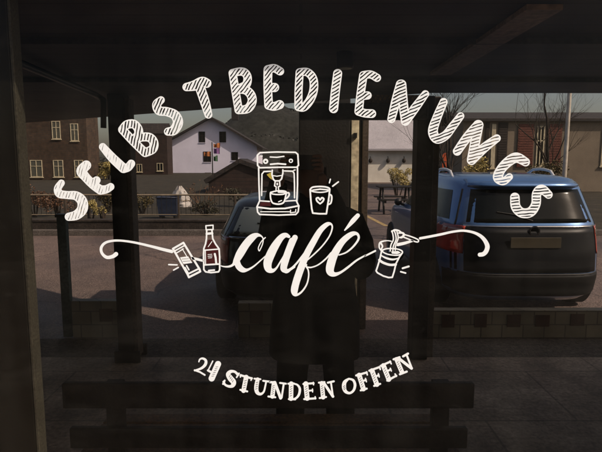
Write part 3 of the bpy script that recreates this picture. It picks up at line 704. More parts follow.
# ------------------------------------------------------------------ low pieces standing in for the inner tiled wall of the shop
def tile_wall(x0, x1, y, h, label, sq):
    t = thing('tiled_wall', ((x0+x1)/2, y, 0), label, 'low wall', 'low pale pieces of the inner shop tile wall with brown squares')
    wpart(MB().box((x0, y, 0), (x1, y+.10, h)), 'wall', 'lowtile', t, bevel=.005)
    for s_ in sq:
        e_ = rng.uniform(-.012, .012); f_ = rng.uniform(-.01, .01)
        wpart(MB().box((s_-.062+e_, y-.006+f_*.1, h*.42+f_), (s_+.064+f_, y-.0015, h*.42+.125+e_)), 'brown_tile', 'browntile', t, bevel=.003)
Yt = 4.79
def X_(px): return at(px, 318, Yt).x
tile_wall(X_(72), X_(120), Yt, .36, 'low pale piece of the inner shop tile wall with one brown square at left of the slim pillar', [X_(105)])
tile_wall(X_(238), X_(287), Yt, .34, 'low pale piece of the inner shop tile wall with one brown square beside the standing person', [X_(256)])
tile_wall(X_(432), X_(640), Yt, .27, 'long low pale piece of the inner shop tile wall with brown squares below the blue car', [X_(v) for v in (449, 481, 514.5, 543, 577)])
t = thing('post', (X_(65), 4.83, 0), 'slim dull teal post standing in for a blue thing inside the shop at the far left', 'post')  # stands in for a blue thing inside the shop, seen through the glass
h = at(65, 214, 4.83).z
wpart(MB().box((X_(61), 4.81, 0), (X_(70), 4.87, h-.03)), 'shaft', 'teal', t, bevel=.006)
wpart(MB().box((X_(60), 4.80, h-.0295), (X_(71), 4.88, h)), 'cap', 'black', t, bevel=.004)

# ------------------------------------------------------------------ bench
def bench():
    Yb = 1.98
    xl_, xr = at(62, 400, Yb).x, at(474.5, 400, Yb).x
    b = thing('bench', ((xl_+xr)/2, Yb, 0), 'long dark wooden bench with a slatted backrest along the bottom of the picture', 'bench')
    z1, z0 = at(300, 384, Yb).z, at(300, 409, Yb).z
    wpart(MB().box((xl_, Yb, z0), (xr, Yb+.03, z1)), 'back_slat', 'wood', b, bevel=.006)
    z1, z0 = at(300, 429, Yb).z, at(300, 449, Yb).z
    wpart(MB().box((xl_+.02, Yb, z0), (xr-.02, Yb+.03, z1)), 'back_slat', 'wood', b, bevel=.006)
    for xx in (at(443, 418, Yb).x, at(112, 418, Yb).x):
        wpart(MB().box((xx-.035, Yb+.031, 0), (xx+.035, Yb+.07, at(300, 386, Yb).z)), 'leg', 'wood', b, bevel=.004)
        wpart(MB().box((xx-.03, Yb+.40, 0), (xx+.03, Yb+.44, .405)), 'leg', 'wood', b, bevel=.004)
        wpart(MB().box((xx-.025, Yb+.0705, .34), (xx+.025, Yb+.3995, .40)), 'rail', 'wood', b, bevel=.004)
    for k in range(4):
        y0 = Yb+.075+k*.098
        wpart(MB().box((xl_+.01, y0, .408), (xr-.01, y0+.085, .440)), 'seat_slat', 'seatlit', b, bevel=.005)
bench()

# ------------------------------------------------------------------ person with phone
def skin_mesh(name, verts, edges, subdiv=2):
    me = bpy.data.meshes.new(name); me.from_pydata([v[0] for v in verts], edges, [])
    o = bpy.data.objects.new(name, me); col.objects.link(o)
    sk = o.modifiers.new('skin', 'SKIN'); sk.use_smooth_shade = True
    lay = me.skin_vertices[0].data if me.skin_vertices else None
    if lay is None:
        bm = bmesh.new(); bm.from_mesh(me); bm.verts.layers.skin.verify(); bm.to_mesh(me); bm.free(); lay = me.skin_vertices[0].data
    for i, v in enumerate(verts):
        r = v[1]; lay[i].radius = r if isinstance(r, tuple) else (r, r)
        lay[i].use_root = (i == 0)
    ss = o.modifiers.new('sub', 'SUBSURF'); ss.levels = subdiv; ss.render_levels = subdiv
    dg = bpy.context.evaluated_depsgraph_get()
    nm = bpy.data.meshes.new_from_object(o.evaluated_get(dg))
    vs = [tuple(v.co) for v in nm.vertices]; fs = [tuple(p.vertices) for p in nm.polygons]
    bpy.data.objects.remove(o); return vs, fs
def head_geo(c):
    bm = bmesh.new(); bmesh.ops.create_uvsphere(bm, u_segments=32, v_segments=22, radius=1)
    for v in bm.verts:
        x, y, z = v.co
        w = .076; d = .098; h = .117
        if z < 0: w *= 1-.30*(-z)**1.5; d *= 1-.12*(-z)
        X, Y_, Zz = x*w, y*d, z*h
        if y < 0:
            f = max(0, -y)
            X_n = abs(X)/.016
            if X_n < 1.4 and -.32 < z < .12: Y_ -= .020*(1-X_n/1.4)*max(0, 1-abs(z+.22)/.34)*f          # nose
            for s_ in (-1, 1):
                e = math.hypot((X-s_*.031)/.015, (z-.03)/.11)
                if e < 1: Y_ += .009*(1-e)                                                      # eye sockets
            m_ = math.hypot(X/.026, (z+.47)/.06)
            if m_ < 1: Y_ -= .005*(1-m_)                                                        # lips
            if z < -.75: Y_ -= .008                                                            # chin
        v.co = (X+c[0], Y_+c[1], Zz+c[2])
    vs = [tuple(v.co) for v in bm.verts]; bm.verts.index_update(); fs = [tuple(v.index for v in f.verts) for f in bm.faces]; bm.free()
    mb = MB().add(vs, fs, True)
    for s_ in (-1, 1):
        mb.lathe([(.004, -.008), (.020, -.006), (.028, .0), (.022, .006), (.004, .004)], (c[0]+s_*.076, c[1]+.012, c[2]-.005), 'X', 14)
    return mb
def person():
    bx, by = at(316, 260, 2.85).x, 2.87
    P = thing('person', (bx, by, 0), 'person in a dark coat behind the word café, holding a phone to the face', 'person')
    def v(x, y, z): return (bx+x, by+y, z)
    hc = v(-.03, -.035, 1.575)
    verts = [(v(0,0,.90),(.15,.10)), (v(0,-.005,1.08),(.135,.095)), (v(0,0,1.25),(.155,.10)), (v(-.01,0,1.36),(.13,.08)), (v(-.015,-.01,1.43),(.055,.055)), (v(-.025,-.02,1.50),(.05,.052))]
    edges = [(0,1),(1,2),(2,3),(3,4),(4,5)]
    def chain(root, pts):
        i = root
        for p, r in pts: verts.append((p, r)); edges.append((i, len(verts)-1)); i = len(verts)-1
        return i
    for s_ in (-1, 1):
        chain(0, [(v(s_*.11,0,.84),.08), (v(s_*.135,-.01,.50),.055), (v(s_*.145,.01,.30),.05), (v(s_*.15,.015,.09),.036), (v(s_*.155,-.05,.045),.036), (v(s_*.165,-.15,.03),.028)])
    tips = []
    ph = Vector((0, 2.6, 1.665))
    for s_ in (-1, 1):
        wr = Vector((s_*.098, 2.625, 1.615))
        chain(3, [(v(s_*.17,0,1.36),.06), (v(s_*.24,-.01,1.21),.047), (v(s_*.258,-.04,1.10),.042), ((wr.x+s_*.06, wr.y+.09, 1.42),.036), (tuple(wr),.026)])
    vs, fs = skin_mesh('person_body', verts, edges, 2)
    mb = MB().add(vs, fs, True)
    h = head_geo(hc); mb.add(h.v, h.f, True)
    for s_ in (-1, 1):
        wr = Vector((s_*.098, 2.625, 1.615)); pal = Vector((s_*.092, 2.622, 1.665))
        hv = [(tuple(wr), (.025,.018)), (tuple((wr+pal)/2), (.033,.016)), (tuple(pal+Vector((0,0,.012))), (.034,.015))]; he = [(0,1),(1,2)]
        vs, fs = skin_mesh('palm', hv, he, 2); mb.add(vs, fs, True)
        for k, ln in enumerate((.062, .072, .067, .052)):
            z0 = 1.695-k*.021
            b0 = Vector((s_*.098, 2.618, z0)); 
            fv = [(tuple(b0), .0098), (tuple(b0+Vector((s_*-.002, -.026, .006))), .0092), (tuple(b0+Vector((-s_*.018, -.034, .007))), .0085), (tuple(b0+Vector((-s_*ln*.72, -.030, .004))), .0075)]
            vs, fs = skin_mesh('finger', fv, [(0,1),(1,2),(2,3)], 1); mb.add(vs, fs, True)
        t0 = Vector((s_*.088, 2.628, 1.64))
        tv = [(tuple(t0), .013), (tuple(t0+Vector((-s_*.022, .0, .018))), .0105), (tuple(t0+Vector((-s_*.045, -.006, .030))), .009)]
        vs, fs = skin_mesh('thumb', tv, [(0,1),(1,2)], 1); mb.add(vs, fs, True)
    wpart(mb, 'body', 'skin', P)
    # hair cap
    bm = bmesh.new(); bmesh.ops.create_uvsphere(bm, u_segments=28, v_segments=18, radius=1)
    for q in bm.verts:
        x, y, z = q.co
        if y < -.2 and z < .55: z = max(z, .5); 
        if z < -.45: z = -.45
        q.co = (x*.086+hc[0], y*.104+hc[1]+.010, z*.124+hc[2]+.006)
    hv = [tuple(q.co) for q in bm.verts]; bm.verts.index_update(); hf = [tuple(w.index for w in f.verts) for f in bm.faces]; bm.free()
    wpart(MB().add(hv, hf, True), 'hair', 'hair', P)
    # coat: lofted body + sleeves + collar + hood
    mb = MB(); prof = [(.585,.258,.175),(.66,.258,.18),(.82,.250,.172),(1.0,.222,.158),(1.15,.228,.158),(1.28,.236,.152),(1.36,.212,.13),(1.405,.15,.11),(1.44,.095,.10),(1.50,.088,.095)]
    n = 36; vs = []; fs = []
    for z_, rx, ry in prof:
        for k_ in range(n):
            a = 2*math.pi*k_/n; fold = 1+.02*math.sin(a*7+z_*9)*(1.3-z_) 
            vs.append(v(rx*fold*math.copysign(abs(math.cos(a))**.8, math.cos(a))-.005, ry*fold*math.copysign(abs(math.sin(a))**.85, math.sin(a)), z_))
    for i in range(len(prof)-1):
        for k_ in range(n): fs.append((i*n+k_, i*n+(k_+1)%n, (i+1)*n+(k_+1)%n, (i+1)*n+k_))
    mb.add(vs, fs, True)
    for s_ in (-1, 1):
        mb.tube([v(s_*.14,0,1.36), v(s_*.19,0,1.335), v(s_*.248,-.01,1.22), v(s_*.268,-.03,1.12), v(s_*.262,-.07,1.085), (s_*.205+bx*.4, 2.74, 1.26), (s_*.16+bx*.2, 2.70, 1.44), (s_*.115, 2.65, 1.56)], [.075,.085,.073,.066,.066,.062,.055,.048], 16)
    wpart(mb, 'coat', 'coat', P)
    mb = MB()
    for s_ in (-1, 1):
        mb.tube([v(s_*.105,0,.86), v(s_*.115,-.005,.68), v(s_*.132,-.01,.50), v(s_*.145,.01,.28), v(s_*.15,.015,.07)], [.108,.098,.090,.084,.078], 16)
    wpart(mb, 'trousers', 'trouser', P)
    for s_ in (-1, 1):
        mb = MB(); vs = []; fs = []; m_ = 14
        for (yy, w, hh) in ((.075,.030,.05),(.05,.042,.085),(0,.045,.095),(-.07,.048,.07),(-.14,.05,.052),(-.19,.038,.042),(-.21,.018,.03)):
            for k_ in range(m_):
                a = 2*math.pi*k_/m_; vs.append(v(s_*.155+w*math.cos(a), yy, max(.003, hh/2+hh/2*math.sin(a))))
        for i in range(6):
            for k_ in range(m_): fs.append((i*m_+k_, i*m_+(k_+1)%m_, (i+1)*m_+(k_+1)%m_, (i+1)*m_+k_))
        mb.add(vs, fs, True); wpart(mb, 'shoe', 'shoe', P)
    t = thing('phone', (0, 2.6, 1.63), 'black phone held sideways in front of the face of the person', 'phone')
    wpart(MB().box((-.076, 2.597, 1.632), (.076, 2.605, 1.706)), 'case', 'phone', t, bevel=.003)
    wpart(MB().lathe([(.007, 0), (.007, -.002), (.0, -.002)], (-.055, 2.5968, 1.69), 'Y', 14), 'lens', 'carglass', t)
person()

# ------------------------------------------------------------------ cars
def interp(tab, z, k):
    for a, b in zip(tab, tab[1:]):
        if a[0] <= z <= b[0]:
            t = (z-a[0])/(b[0]-a[0]+1e-9); return a[k]+(b[k]-a[k])*t
    return tab[-1][k] if z > tab[-1][0] else tab[0][k]
def make_car(root, tab, paint, glass, rails, ex=5.0, low='bumper_dark', gate=None, plate=True, zwin=(1.02, 1.36), belt=1.0):
    """stack of rounded-rectangle slices; rear looks to -Y"""
    def rear_y(x, z):
        yr, yf, w = (interp(tab, z, k) for k in (1, 2, 3)); hy = (yf-yr)/2
        return (yr+yf)/2 - hy*max(0, 1-min(1, abs(x/w))**ex)**(1/ex)
    def side_x(y, z):
        yr, yf, w = (interp(tab, z, k) for k in (1, 2, 3)); hy = (yf-yr)/2
        return w*max(0, 1-min(1, abs((y-(yr+yf)/2)/hy))**ex)**(1/ex)
    n = 144; zs = []
    for a, b in zip(tab, tab[1:]):
        m_ = max(1, int((b[0]-a[0])/.035))
        zs += [a[0]+(b[0]-a[0])*i/m_ for i in range(m_)]
    zs.append(tab[-1][0])
    vs = []; fs = []
    for z_ in zs:
        yr, yf, w = (interp(tab, z_, k) for k in (1, 2, 3)); hy = (yf-yr)/2; yc = (yr+yf)/2
        for k_ in range(n):
            a = 2*math.pi*k_/n; c, s_ = math.cos(a), math.sin(a)
            vs.append((w*math.copysign(abs(c)**(2/ex), c), yc+hy*math.copysign(abs(s_)**(2/ex), s_), z_))
    for i in range(len(zs)-1):
        for k_ in range(n): fs.append((i*n+k_, i*n+(k_+1)%n, (i+1)*n+(k_+1)%n, (i+1)*n+k_))
    fs.append(tuple(range(n))[::-1]); fs.append(tuple((len(zs)-1)*n+k_ for k_ in range(n)))
    body = MB().add(vs, fs, True).build('body', paint, root)
    def rpatch(name, f_x, z0, z1, m, off=.004, nx=16, nz=8, parent=root, label=None):
        vs = []; fs = []
        for j in range(nz+1):
            z_ = z0+(z1-z0)*j/nz; xa, xb = f_x(z_)
            for i in range(nx+1):
                x = xa+(xb-xa)*i/nx; vs.append((x, rear_y(x, z_)-off, z_))
        for j in range(nz):
            for i in range(nx): fs.append((j*(nx+1)+i, j*(nx+1)+i+1, (j+1)*(nx+1)+i+1, (j+1)*(nx+1)+i))
        k0 = len(vs); vs += [(p[0], p[1]+off+.004, p[2]) for p in vs]
        edge = [i for i in range(nx+1)]+[j*(nx+1)+nx for j in range(1, nz+1)]+[nz*(nx+1)+i for i in range(nx-1, -1, -1)]+[j*(nx+1) for j in range(nz-1, 0, -1)]
        for a, b in zip(edge, edge[1:]+edge[:1]): fs.append((a, b, b+k0, a+k0))
        return MB().add(vs, fs, True).build(name, m, parent, label=label)
    wz = lambda z_: interp(tab, z_, 3)
    rpatch('rear_window', lambda z_: (-wz(z_)*.88, wz(z_)*.88), zwin[0], zwin[1], glass)
    if gate: rpatch('tailgate', lambda z_: (-wz(z_)*.85, wz(z_)*.85), .52, zwin[0]-.05, gate, off=.009)
    rpatch('bumper', lambda z_: (-wz(z_)*.97, wz(z_)*.97), .27, .50, low, off=.018, nx=40)
    for s_ in (-1, 1):
        def fx(z_, s_=s_):
            a, b = wz(z_)*.78, wz(z_)*.997
            return (-b, -a) if s_ < 0 else (a, b)
        l_ = rpatch('tail_light', fx, belt-.30, belt-.01, 'tail', off=.012, nx=8)
        rpatch('clear_lens', lambda z_, fx=fx: (fx(z_)[0]+.02, fx(z_)[1]-.02), belt-.10, belt-.04, 'tail_clear', off=.017, nx=5, nz=3, parent=l_)
        # side windows
        vs = []; fs = []; my, mz = 20, 5
        for j in range(mz+1):
            z_ = zwin[0]+.01+(zwin[1]-zwin[0]-.03)*j/mz
            yr, yf = interp(tab, z_, 1)+.30, interp(tab, z_, 2)-.42
            for i in range(my+1):
                y = yr+(yf-yr)*i/my; vs.append((s_*(side_x(y, z_)+.004), y, z_))
        for j in range(mz):
            for i in range(my): fs.append((j*(my+1)+i, j*(my+1)+i+1, (j+1)*(my+1)+i+1, (j+1)*(my+1)+i))
        MB().add(vs, fs, True).build('side_window', 'carglass', root)
        m_ = MB(); ym = tab[-1][2]+.75
        m_.lathe([(.02, 0), (.05, .02), (.058, .06), (.035, .10)], (s_*(wz(belt)+.07), ym, belt+.05), 'Y', 14)
        m_.tube([(s_*wz(belt)*.96, ym+.05, belt+.0), (s_*(wz(belt)+.08), ym+.05, belt+.04)], .02, 8)
        m_.build('wing_mirror', 'trim', root)
    if plate:
        zp = belt-.22
        y = min(rear_y(0, zp), rear_y(0, zp+.11))-.022
        p_ = MB().box((-.26, y, zp), (.26, y+.012, zp+.11)).build('number_plate', 'plate', root, bevel=.003)
    zb_ = belt-.05
    MB().lathe([(.055, 0), (.055, -.012), (.042, -.012), (.042, 0)], (0, rear_y(0, zb_)-.010, zb_), 'Y', 26).build('badge', 'chrome', root)
    rpatch('trim_strip', lambda z_: (-wz(z_)*.80, wz(z_)*.80), zwin[0]-.045, zwin[0]-.026, 'chrome', off=.010, nz=2)
    rpatch('bumper_crease', lambda z_: (-wz(z_)*.90, wz(z_)*.90), .497, .511, 'trim', off=.020, nz=2)
    for s_ in (-1, 1):
        rpatch('panel_gap', lambda z_, s_=s_: (s_*wz(z_)*.875-.006, s_*wz(z_)*.875+.006), .52, zwin[1], 'black', off=.0055, nx=2, nz=16)
    # wiper
    zw = zwin[0]+.02
    MB().tube([(.0, rear_y(0, zw)-.012, zw), (-.16, rear_y(-.16, zw+.06)-.014, zw+.06), (-.36, rear_y(-.36, zw+.09)-.012, zw+.09)], .008, 6).build('wiper', 'black', root)
    # wheels
    L_ = max(t[2] for t in tab); w0 = max(t[3] for t in tab)
    for s_ in (-1, 1):
        for yy in (.82, L_-.82):
            tyre = MB().lathe([(.20, -.10), (.30, -.105), (.325, -.08), (.325, .08), (.30, .105), (.20, .10)], (s_*(w0-.095), yy, .325), 'X', 36).build('wheel', 'tyre', root)
            rim = MB().lathe([(.05, .10), (.19, .09), (.205, .109), (.2, .03), (.0, .03)] if s_ > 0 else [(.05, -.10), (.19, -.09), (.205, -.109), (.2, -.03), (.0, -.03)], (s_*(w0-.095), yy, .325), 'X', 24).build('rim', 'chrome', tyre)
    zr = tab[-1][0]
    if rails:
        for s_ in (-1, 1):
            xr = wz(zr-.04)*.92; y0, y1 = tab[-1][1]+.12, tab[-1][2]-.1
            pts = [(s_*xr, y0, zr-.04), (s_*xr, y0+.10, zr+.028), (s_*xr, y0+.25, zr+.045), (s_*xr, (y0+y1)/2, zr+.05), (s_*xr, y1-.2, zr+.04), (s_*xr, y1, zr-.03)]
            MB().tube(pts, .017, 8).build('roof_rail', 'silver', root)
        # spoiler
        zsp = zwin[1]+.02
        vs = []; N_ = 14
        for i in range(N_+1):
            x = -.60+1.2*i/N_; yb = rear_y(x*.98, zsp)
            vs += [(x, yb-.10+.10*abs(x/.6)**4, zsp+.028), (x, yb+.16, zsp+.085), (x, yb-.09+.10*abs(x/.6)**4, zsp+.005), (x, yb+.10, zsp-.01)]
        fs = []
        for i in range(N_):
            a, b = 4*i, 4*i+4; fs += [(a, b, b+1, a+1), (a+2, a+3, b+3, b+2), (a, a+2, b+2, b), (a+1, b+1, b+3, a+3)]
        fs += [(0,1,3,2), (4*N_, 4*N_+2, 4*N_+3, 4*N_+1)]
        MB().add(vs, fs, True).build('spoiler', paint, root)
    MB().tube([(.35, L_*.42, zr-.01), (.35, L_*.40, zr+.09)], .006, 6).build('aerial', 'black', root)

M['gate_shade'] = mat('shade_painted_tailgate', (.0045, .0055, .008), rough=.4, var=.3, scale=3, spec=.2)  # blue darkened to put the shade on the tailgate into its colour
M['bumper_dark'] = mat('dark_bumper_plastic', (.006, .006, .006), rough=.6, var=.3, spec=.2)
rt = thing('parked_car', (at(536, 240, 5.3).x, 5.28, 0), 'blue hatchback with silver roof rails parked at the right edge seen from behind', 'car', 'parked cars')
suv = [(.20,.14,4.10,.80),(.28,.03,4.26,.88),(.45,.0,4.30,.90),(.70,.02,4.30,.905),(.84,.05,4.24,.90),(.93,.07,4.05,.885),(.985,.09,3.35,.87),(1.05,.13,3.05,.845),(1.38,.30,2.55,.735),(1.44,.35,2.42,.705),(1.48,.44,2.28,.66),(1.505,.60,2.10,.58),(1.52,.85,1.85,.42)]
make_car(rt, suv, 'bluepaint', 'carglass', True, ex=5, gate='gate_shade', zwin=(1.03, 1.37), belt=1.0)
rt = thing('parked_car', (at(290, 250, 5.5).x, 5.45, 0), 'low black car parked on the road behind the person', 'car', 'parked cars')
cpe = [(.18,.14,4.2,.76),(.26,.03,4.36,.84),(.42,.0,4.4,.865),(.62,.02,4.4,.87),(.76,.05,4.30,.86),(.84,.07,3.6,.845),(.89,.10,3.2,.81),(1.14,.42,2.45,.69),(1.19,.50,2.3,.655),(1.225,.66,2.1,.58),(1.24,.9,1.9,.42)]
make_car(rt, cpe, 'darkpaint', 'reflglass', False, ex=5.5, zwin=(.885, 1.15), belt=.86, plate=False)

# ------------------------------------------------------------------ far side: wall, railing, shrubs, houses
x0, x1 = -13, at(292, 230, 12).x
o = MB().box((x0, 12.0, 0), (x1, 12.25, .26)).box((x0, 11.98, .2605), (x1, 12.27, .31)).build('garden_wall', 'lowwall', bevel=.01)
tag(o, 'low dark stone garden wall along the far side of the road', 'wall')
def railing():
    Yr = 14.0; xa, xb = at(8, 200, Yr).x, at(292, 200, Yr).x
    f = thing('railing', (xa, Yr, 0), 'thin weathered metal railing in front of the houses', 'railing')
    zt = at(150, 195, Yr).z
    wpart(MB().tube([(xa, Yr, zt), (xb, Yr, zt)], .022, 8), 'top_rail', 'rail', f)
    wpart(MB().tube([(xa, Yr, .22), (xb, Yr, .22)], .014, 6), 'bottom_rail', 'rail', f)
    mb = MB(); xx = xa+.1
    while xx < xb: mb.tube([(xx, Yr, .225), (xx, Yr, zt-.02)], .007, 5, cap=False); xx += .13
    wpart(mb, 'bars', 'black', f)
    k_ = 0; xx = xa
    while xx <= xb+.01:
        wpart(MB().box((xx-.025, Yr-.025, 0), (xx+.025, Yr+.025, zt-.024)), 'post', 'pillar2', f, bevel=.004); xx += (xb-xa)/5
railing()

def leaves(mb, c, r, n, size, rr, flat=1.0):
    for _ in range(n):
        while True:
            p = Vector((rr.uniform(-1,1), rr.uniform(-1,1), rr.uniform(-1,1)))
            if .2 < p.length < 1: break
        p = Vector((c[0]+p.x*r[0], c[1]+p.y*r[1], c[2]+p.z*r[2]))
        if p.z < .02: continue
        a = Vector((rr.uniform(-1,1), rr.uniform(-1,1), rr.uniform(-.7,.7))).normalized()*size*rr.uniform(.6, 1.4)
        b = a.cross(Vector((rr.uniform(-1,1), rr.uniform(-1,1), rr.uniform(-1,1)))).normalized()*size*rr.uniform(.3, .6)
        mb.add([p-a, p+b, p+a, p-b], [(0,1,2,3)])
def shrub(name, px, pyb, pyt, Y, wpx, m, label, cat, n=420, size=.05, seed=1, group=None):
    n = int(n*2.4); size = size*.62
    rr = random.Random(seed)
    b = at(px, pyb, Y); tp = at(px, pyt, Y); w = wpx/F*Y
    zb = max(0, b.z); h = tp.z-zb
    s_ = thing(name, (b.x, Y, 0), label, cat, group)
    mb = MB()
    for _ in range(9):
        c = (b.x+rr.uniform(-.36,.36)*w, Y+rr.uniform(-.3,.3)*w*.5, zb+h*rr.uniform(.28,.78))
        leaves(mb, c, (w*rr.uniform(.13,.24), w*.2, h*rr.uniform(.14,.28)), n//9, size, rr)
    wpart(mb, 'foliage', m, s_)
    mb = MB()
    for _ in range(6):
        a = rr.uniform(-.4,.4)*w
        mb.tube([(b.x+a*.2, Y, 0), (b.x+a*.6, Y+rr.uniform(-.1,.1), zb+h*.5), (b.x+a, Y+rr.uniform(-.2,.2), zb+h*rr.uniform(.7,.98))], [.03, .018, .006], 5)
    wpart(mb, 'stems', 'bark', s_)
G = 'shrubs along the far side of the road'
shrub('shrub', 34, 216, 184, 15.5, 40, 'leaf_rust', 'dark rusty shrub at the left edge below the brick house', 'shrub', 600, .055, 2, G)
shrub('shrub', 58, 216, 188, 16, 34, 'leaf_rust', 'rusty brown shrub below the second ground floor window of the brick house', 'shrub', 520, .055, 3, G)
shrub('shrub', 108, 216, 178, 17, 26, 'leaf_olive', 'olive shrub just left of the slim pillar', 'shrub', 520, .055, 4, G)
shrub('shrub', 90, 217, 198, 13.3, 18, 'leaf_gold', 'small yellow shrub coloured as if sunlit behind the railing at left', 'shrub', 420, .04, 5, G)
shrub('shrub', 103, 218, 205, 13.2, 10, 'leaf_gold', 'lowest yellow tuft next to the slim pillar', 'shrub', 240, .035, 6, G)
shrub('shrub', 142, 216, 190, 16.5, 28, 'leaf_olive', 'olive brown shrub right of the slim pillar', 'shrub', 480, .055, 7, G)
shrub('shrub', 205, 218, 200, 16, 34, 'leaf_dark', 'low dark green shrub below the white gabled house', 'shrub', 480, .05, 8, G)
shrub('shrub', 245, 214, 186, 19, 40, 'leaf_dark', 'dark shrub in front of the low garden shed', 'shrub', 600, .06, 9, G)
shrub('shrub', 398, 190, 166, 25, 30, 'leaf_gold', 'yellow green bush in front of the pale wall with three lamps', 'bush', 800, .07, 10)
shrub('hedge', 88, 186, 152, 48, 40, 'leaf_olive', 'tall sunlit olive hedge right of the brick house', 'hedge', 1300, .17, 11)
shrub('hedge', 108, 188, 158, 46, 26, 'leaf_gold', 'yellowish hedge behind the railing beside the slim pillar', 'hedge', 900, .15, 12)
shrub('shrub', 480, 196, 156, 14, 36, 'leaf_gold', 'pale yellow bush behind the roof of the blue car', 'bush', 520, .07, 13)
shrub('shrub', 446, 214, 170, 12.5, 18, 'leaf_dark', 'dark bush between the right pillar and the blue car', 'bush', 420, .05, 14)
shrub('shrub', 545, 190, 160, 15, 40, 'leaf_olive', 'olive bush below the shuttered windows at right', 'bush', 500, .06, 15)

def branch(mb, p, d, ln, r, depth, rr, tips):
    pts = [p]; rads = [r]; cur = p.copy(); dd = d.copy(); n = 4
    for i in range(n):
        dd = (dd+Vector((rr.uniform(-.22,.22), rr.uniform(-.22,.22), rr.uniform(-.06,.14)))).normalized()
        cur = cur+dd*ln/n; pts.append(cur.copy()); rads.append(r*(1-.55*(i+1)/n))
    mb.tube(pts, rads, 6 if depth > 1 else 4, cap=False)
    if depth == 0: tips.append(cur); return
    for k_ in range(rr.choice((2,3,3))+(1 if depth > 2 else 0)):
        j = rr.randint(1, n); a = rr.uniform(0, 6.28); sp_ = rr.uniform(.5, .95)
        nd = (dd+Vector((math.cos(a)*sp_, math.sin(a)*sp_*.6, rr.uniform(-.1,.5)))).normalized()
        branch(mb, pts[j], nd, ln*rr.uniform(.55,.8), rads[j]*.62, depth-1, rr, tips)
def bare_tree(x, Y, h, label, seed, r=.07, group='bare winter trees', trunk_m='bark', depth=4):
    rr = random.Random(seed)
    t = thing('bare_tree', (x, Y, 0), label, 'tree', group)
    mb = MB(); mb.tube([(x,Y,0), (x+.05,Y,h*.2), (x-.03,Y,h*.42)], [r*1.3, r, r*.85], 8)
    wpart(mb, 'trunk', trunk_m, t)
    mb = MB(); tips = []
    for k_ in range(5):
        a = rr.uniform(0, 6.28)
        branch(mb, Vector((x-.03+(.02 if k_ else 0), Y, h*(.42-.05*k_))), Vector((math.cos(a)*.55*(k_>0), math.sin(a)*.4*(k_>0), 1)).normalized(), h*.33, r*(.7 if k_ == 0 else .45), depth, rr, tips)
    wpart(mb, 'crown', trunk_m, t)
bare_tree(at(452, 150, 10.5).x, 10.6, 3.9, 'dark bare tree rising between the letters U and N', 21, .05)
bare_tree(at(548, 150, 17).x, 17, 5.2, 'fine bare tree in front of the shuttered house at right', 22, .06)
bare_tree(at(437, 150, 20).x, 20, 4.6, 'thin bare tree right beside the right pillar', 23, .05)
def twiggy(px, py0, py1, Y, wpx, label, seed):
    rr = random.Random(seed); b = at(px, py0, Y); h = at(px, py1, Y).z-max(0, b.z); w = wpx/F*Y
    t = thing('bare_shrub', (b.x, Y, 0), label, 'shrub')
    mb = MB(); tips = []
    for _ in range(12):
        branch(mb, Vector((b.x+rr.uniform(-.1,.1)*w, Y, 0)), Vector((rr.uniform(-.9,.9), rr.uniform(-.3,.3), .8)).normalized(), w*.45, .012, 2, rr, tips)
    wpart(mb, 'stems', 'twig', t)
    mb = MB()
    for p in tips[::2]: leaves(mb, p, (.06, .05, .05), 2, .04, rr)
    wpart(mb, 'dry_leaves', 'leaf_rust', t)
twiggy(203, 214, 180, 18, 36, 'bare brown shrub with arching twigs in front of the white house', 31)

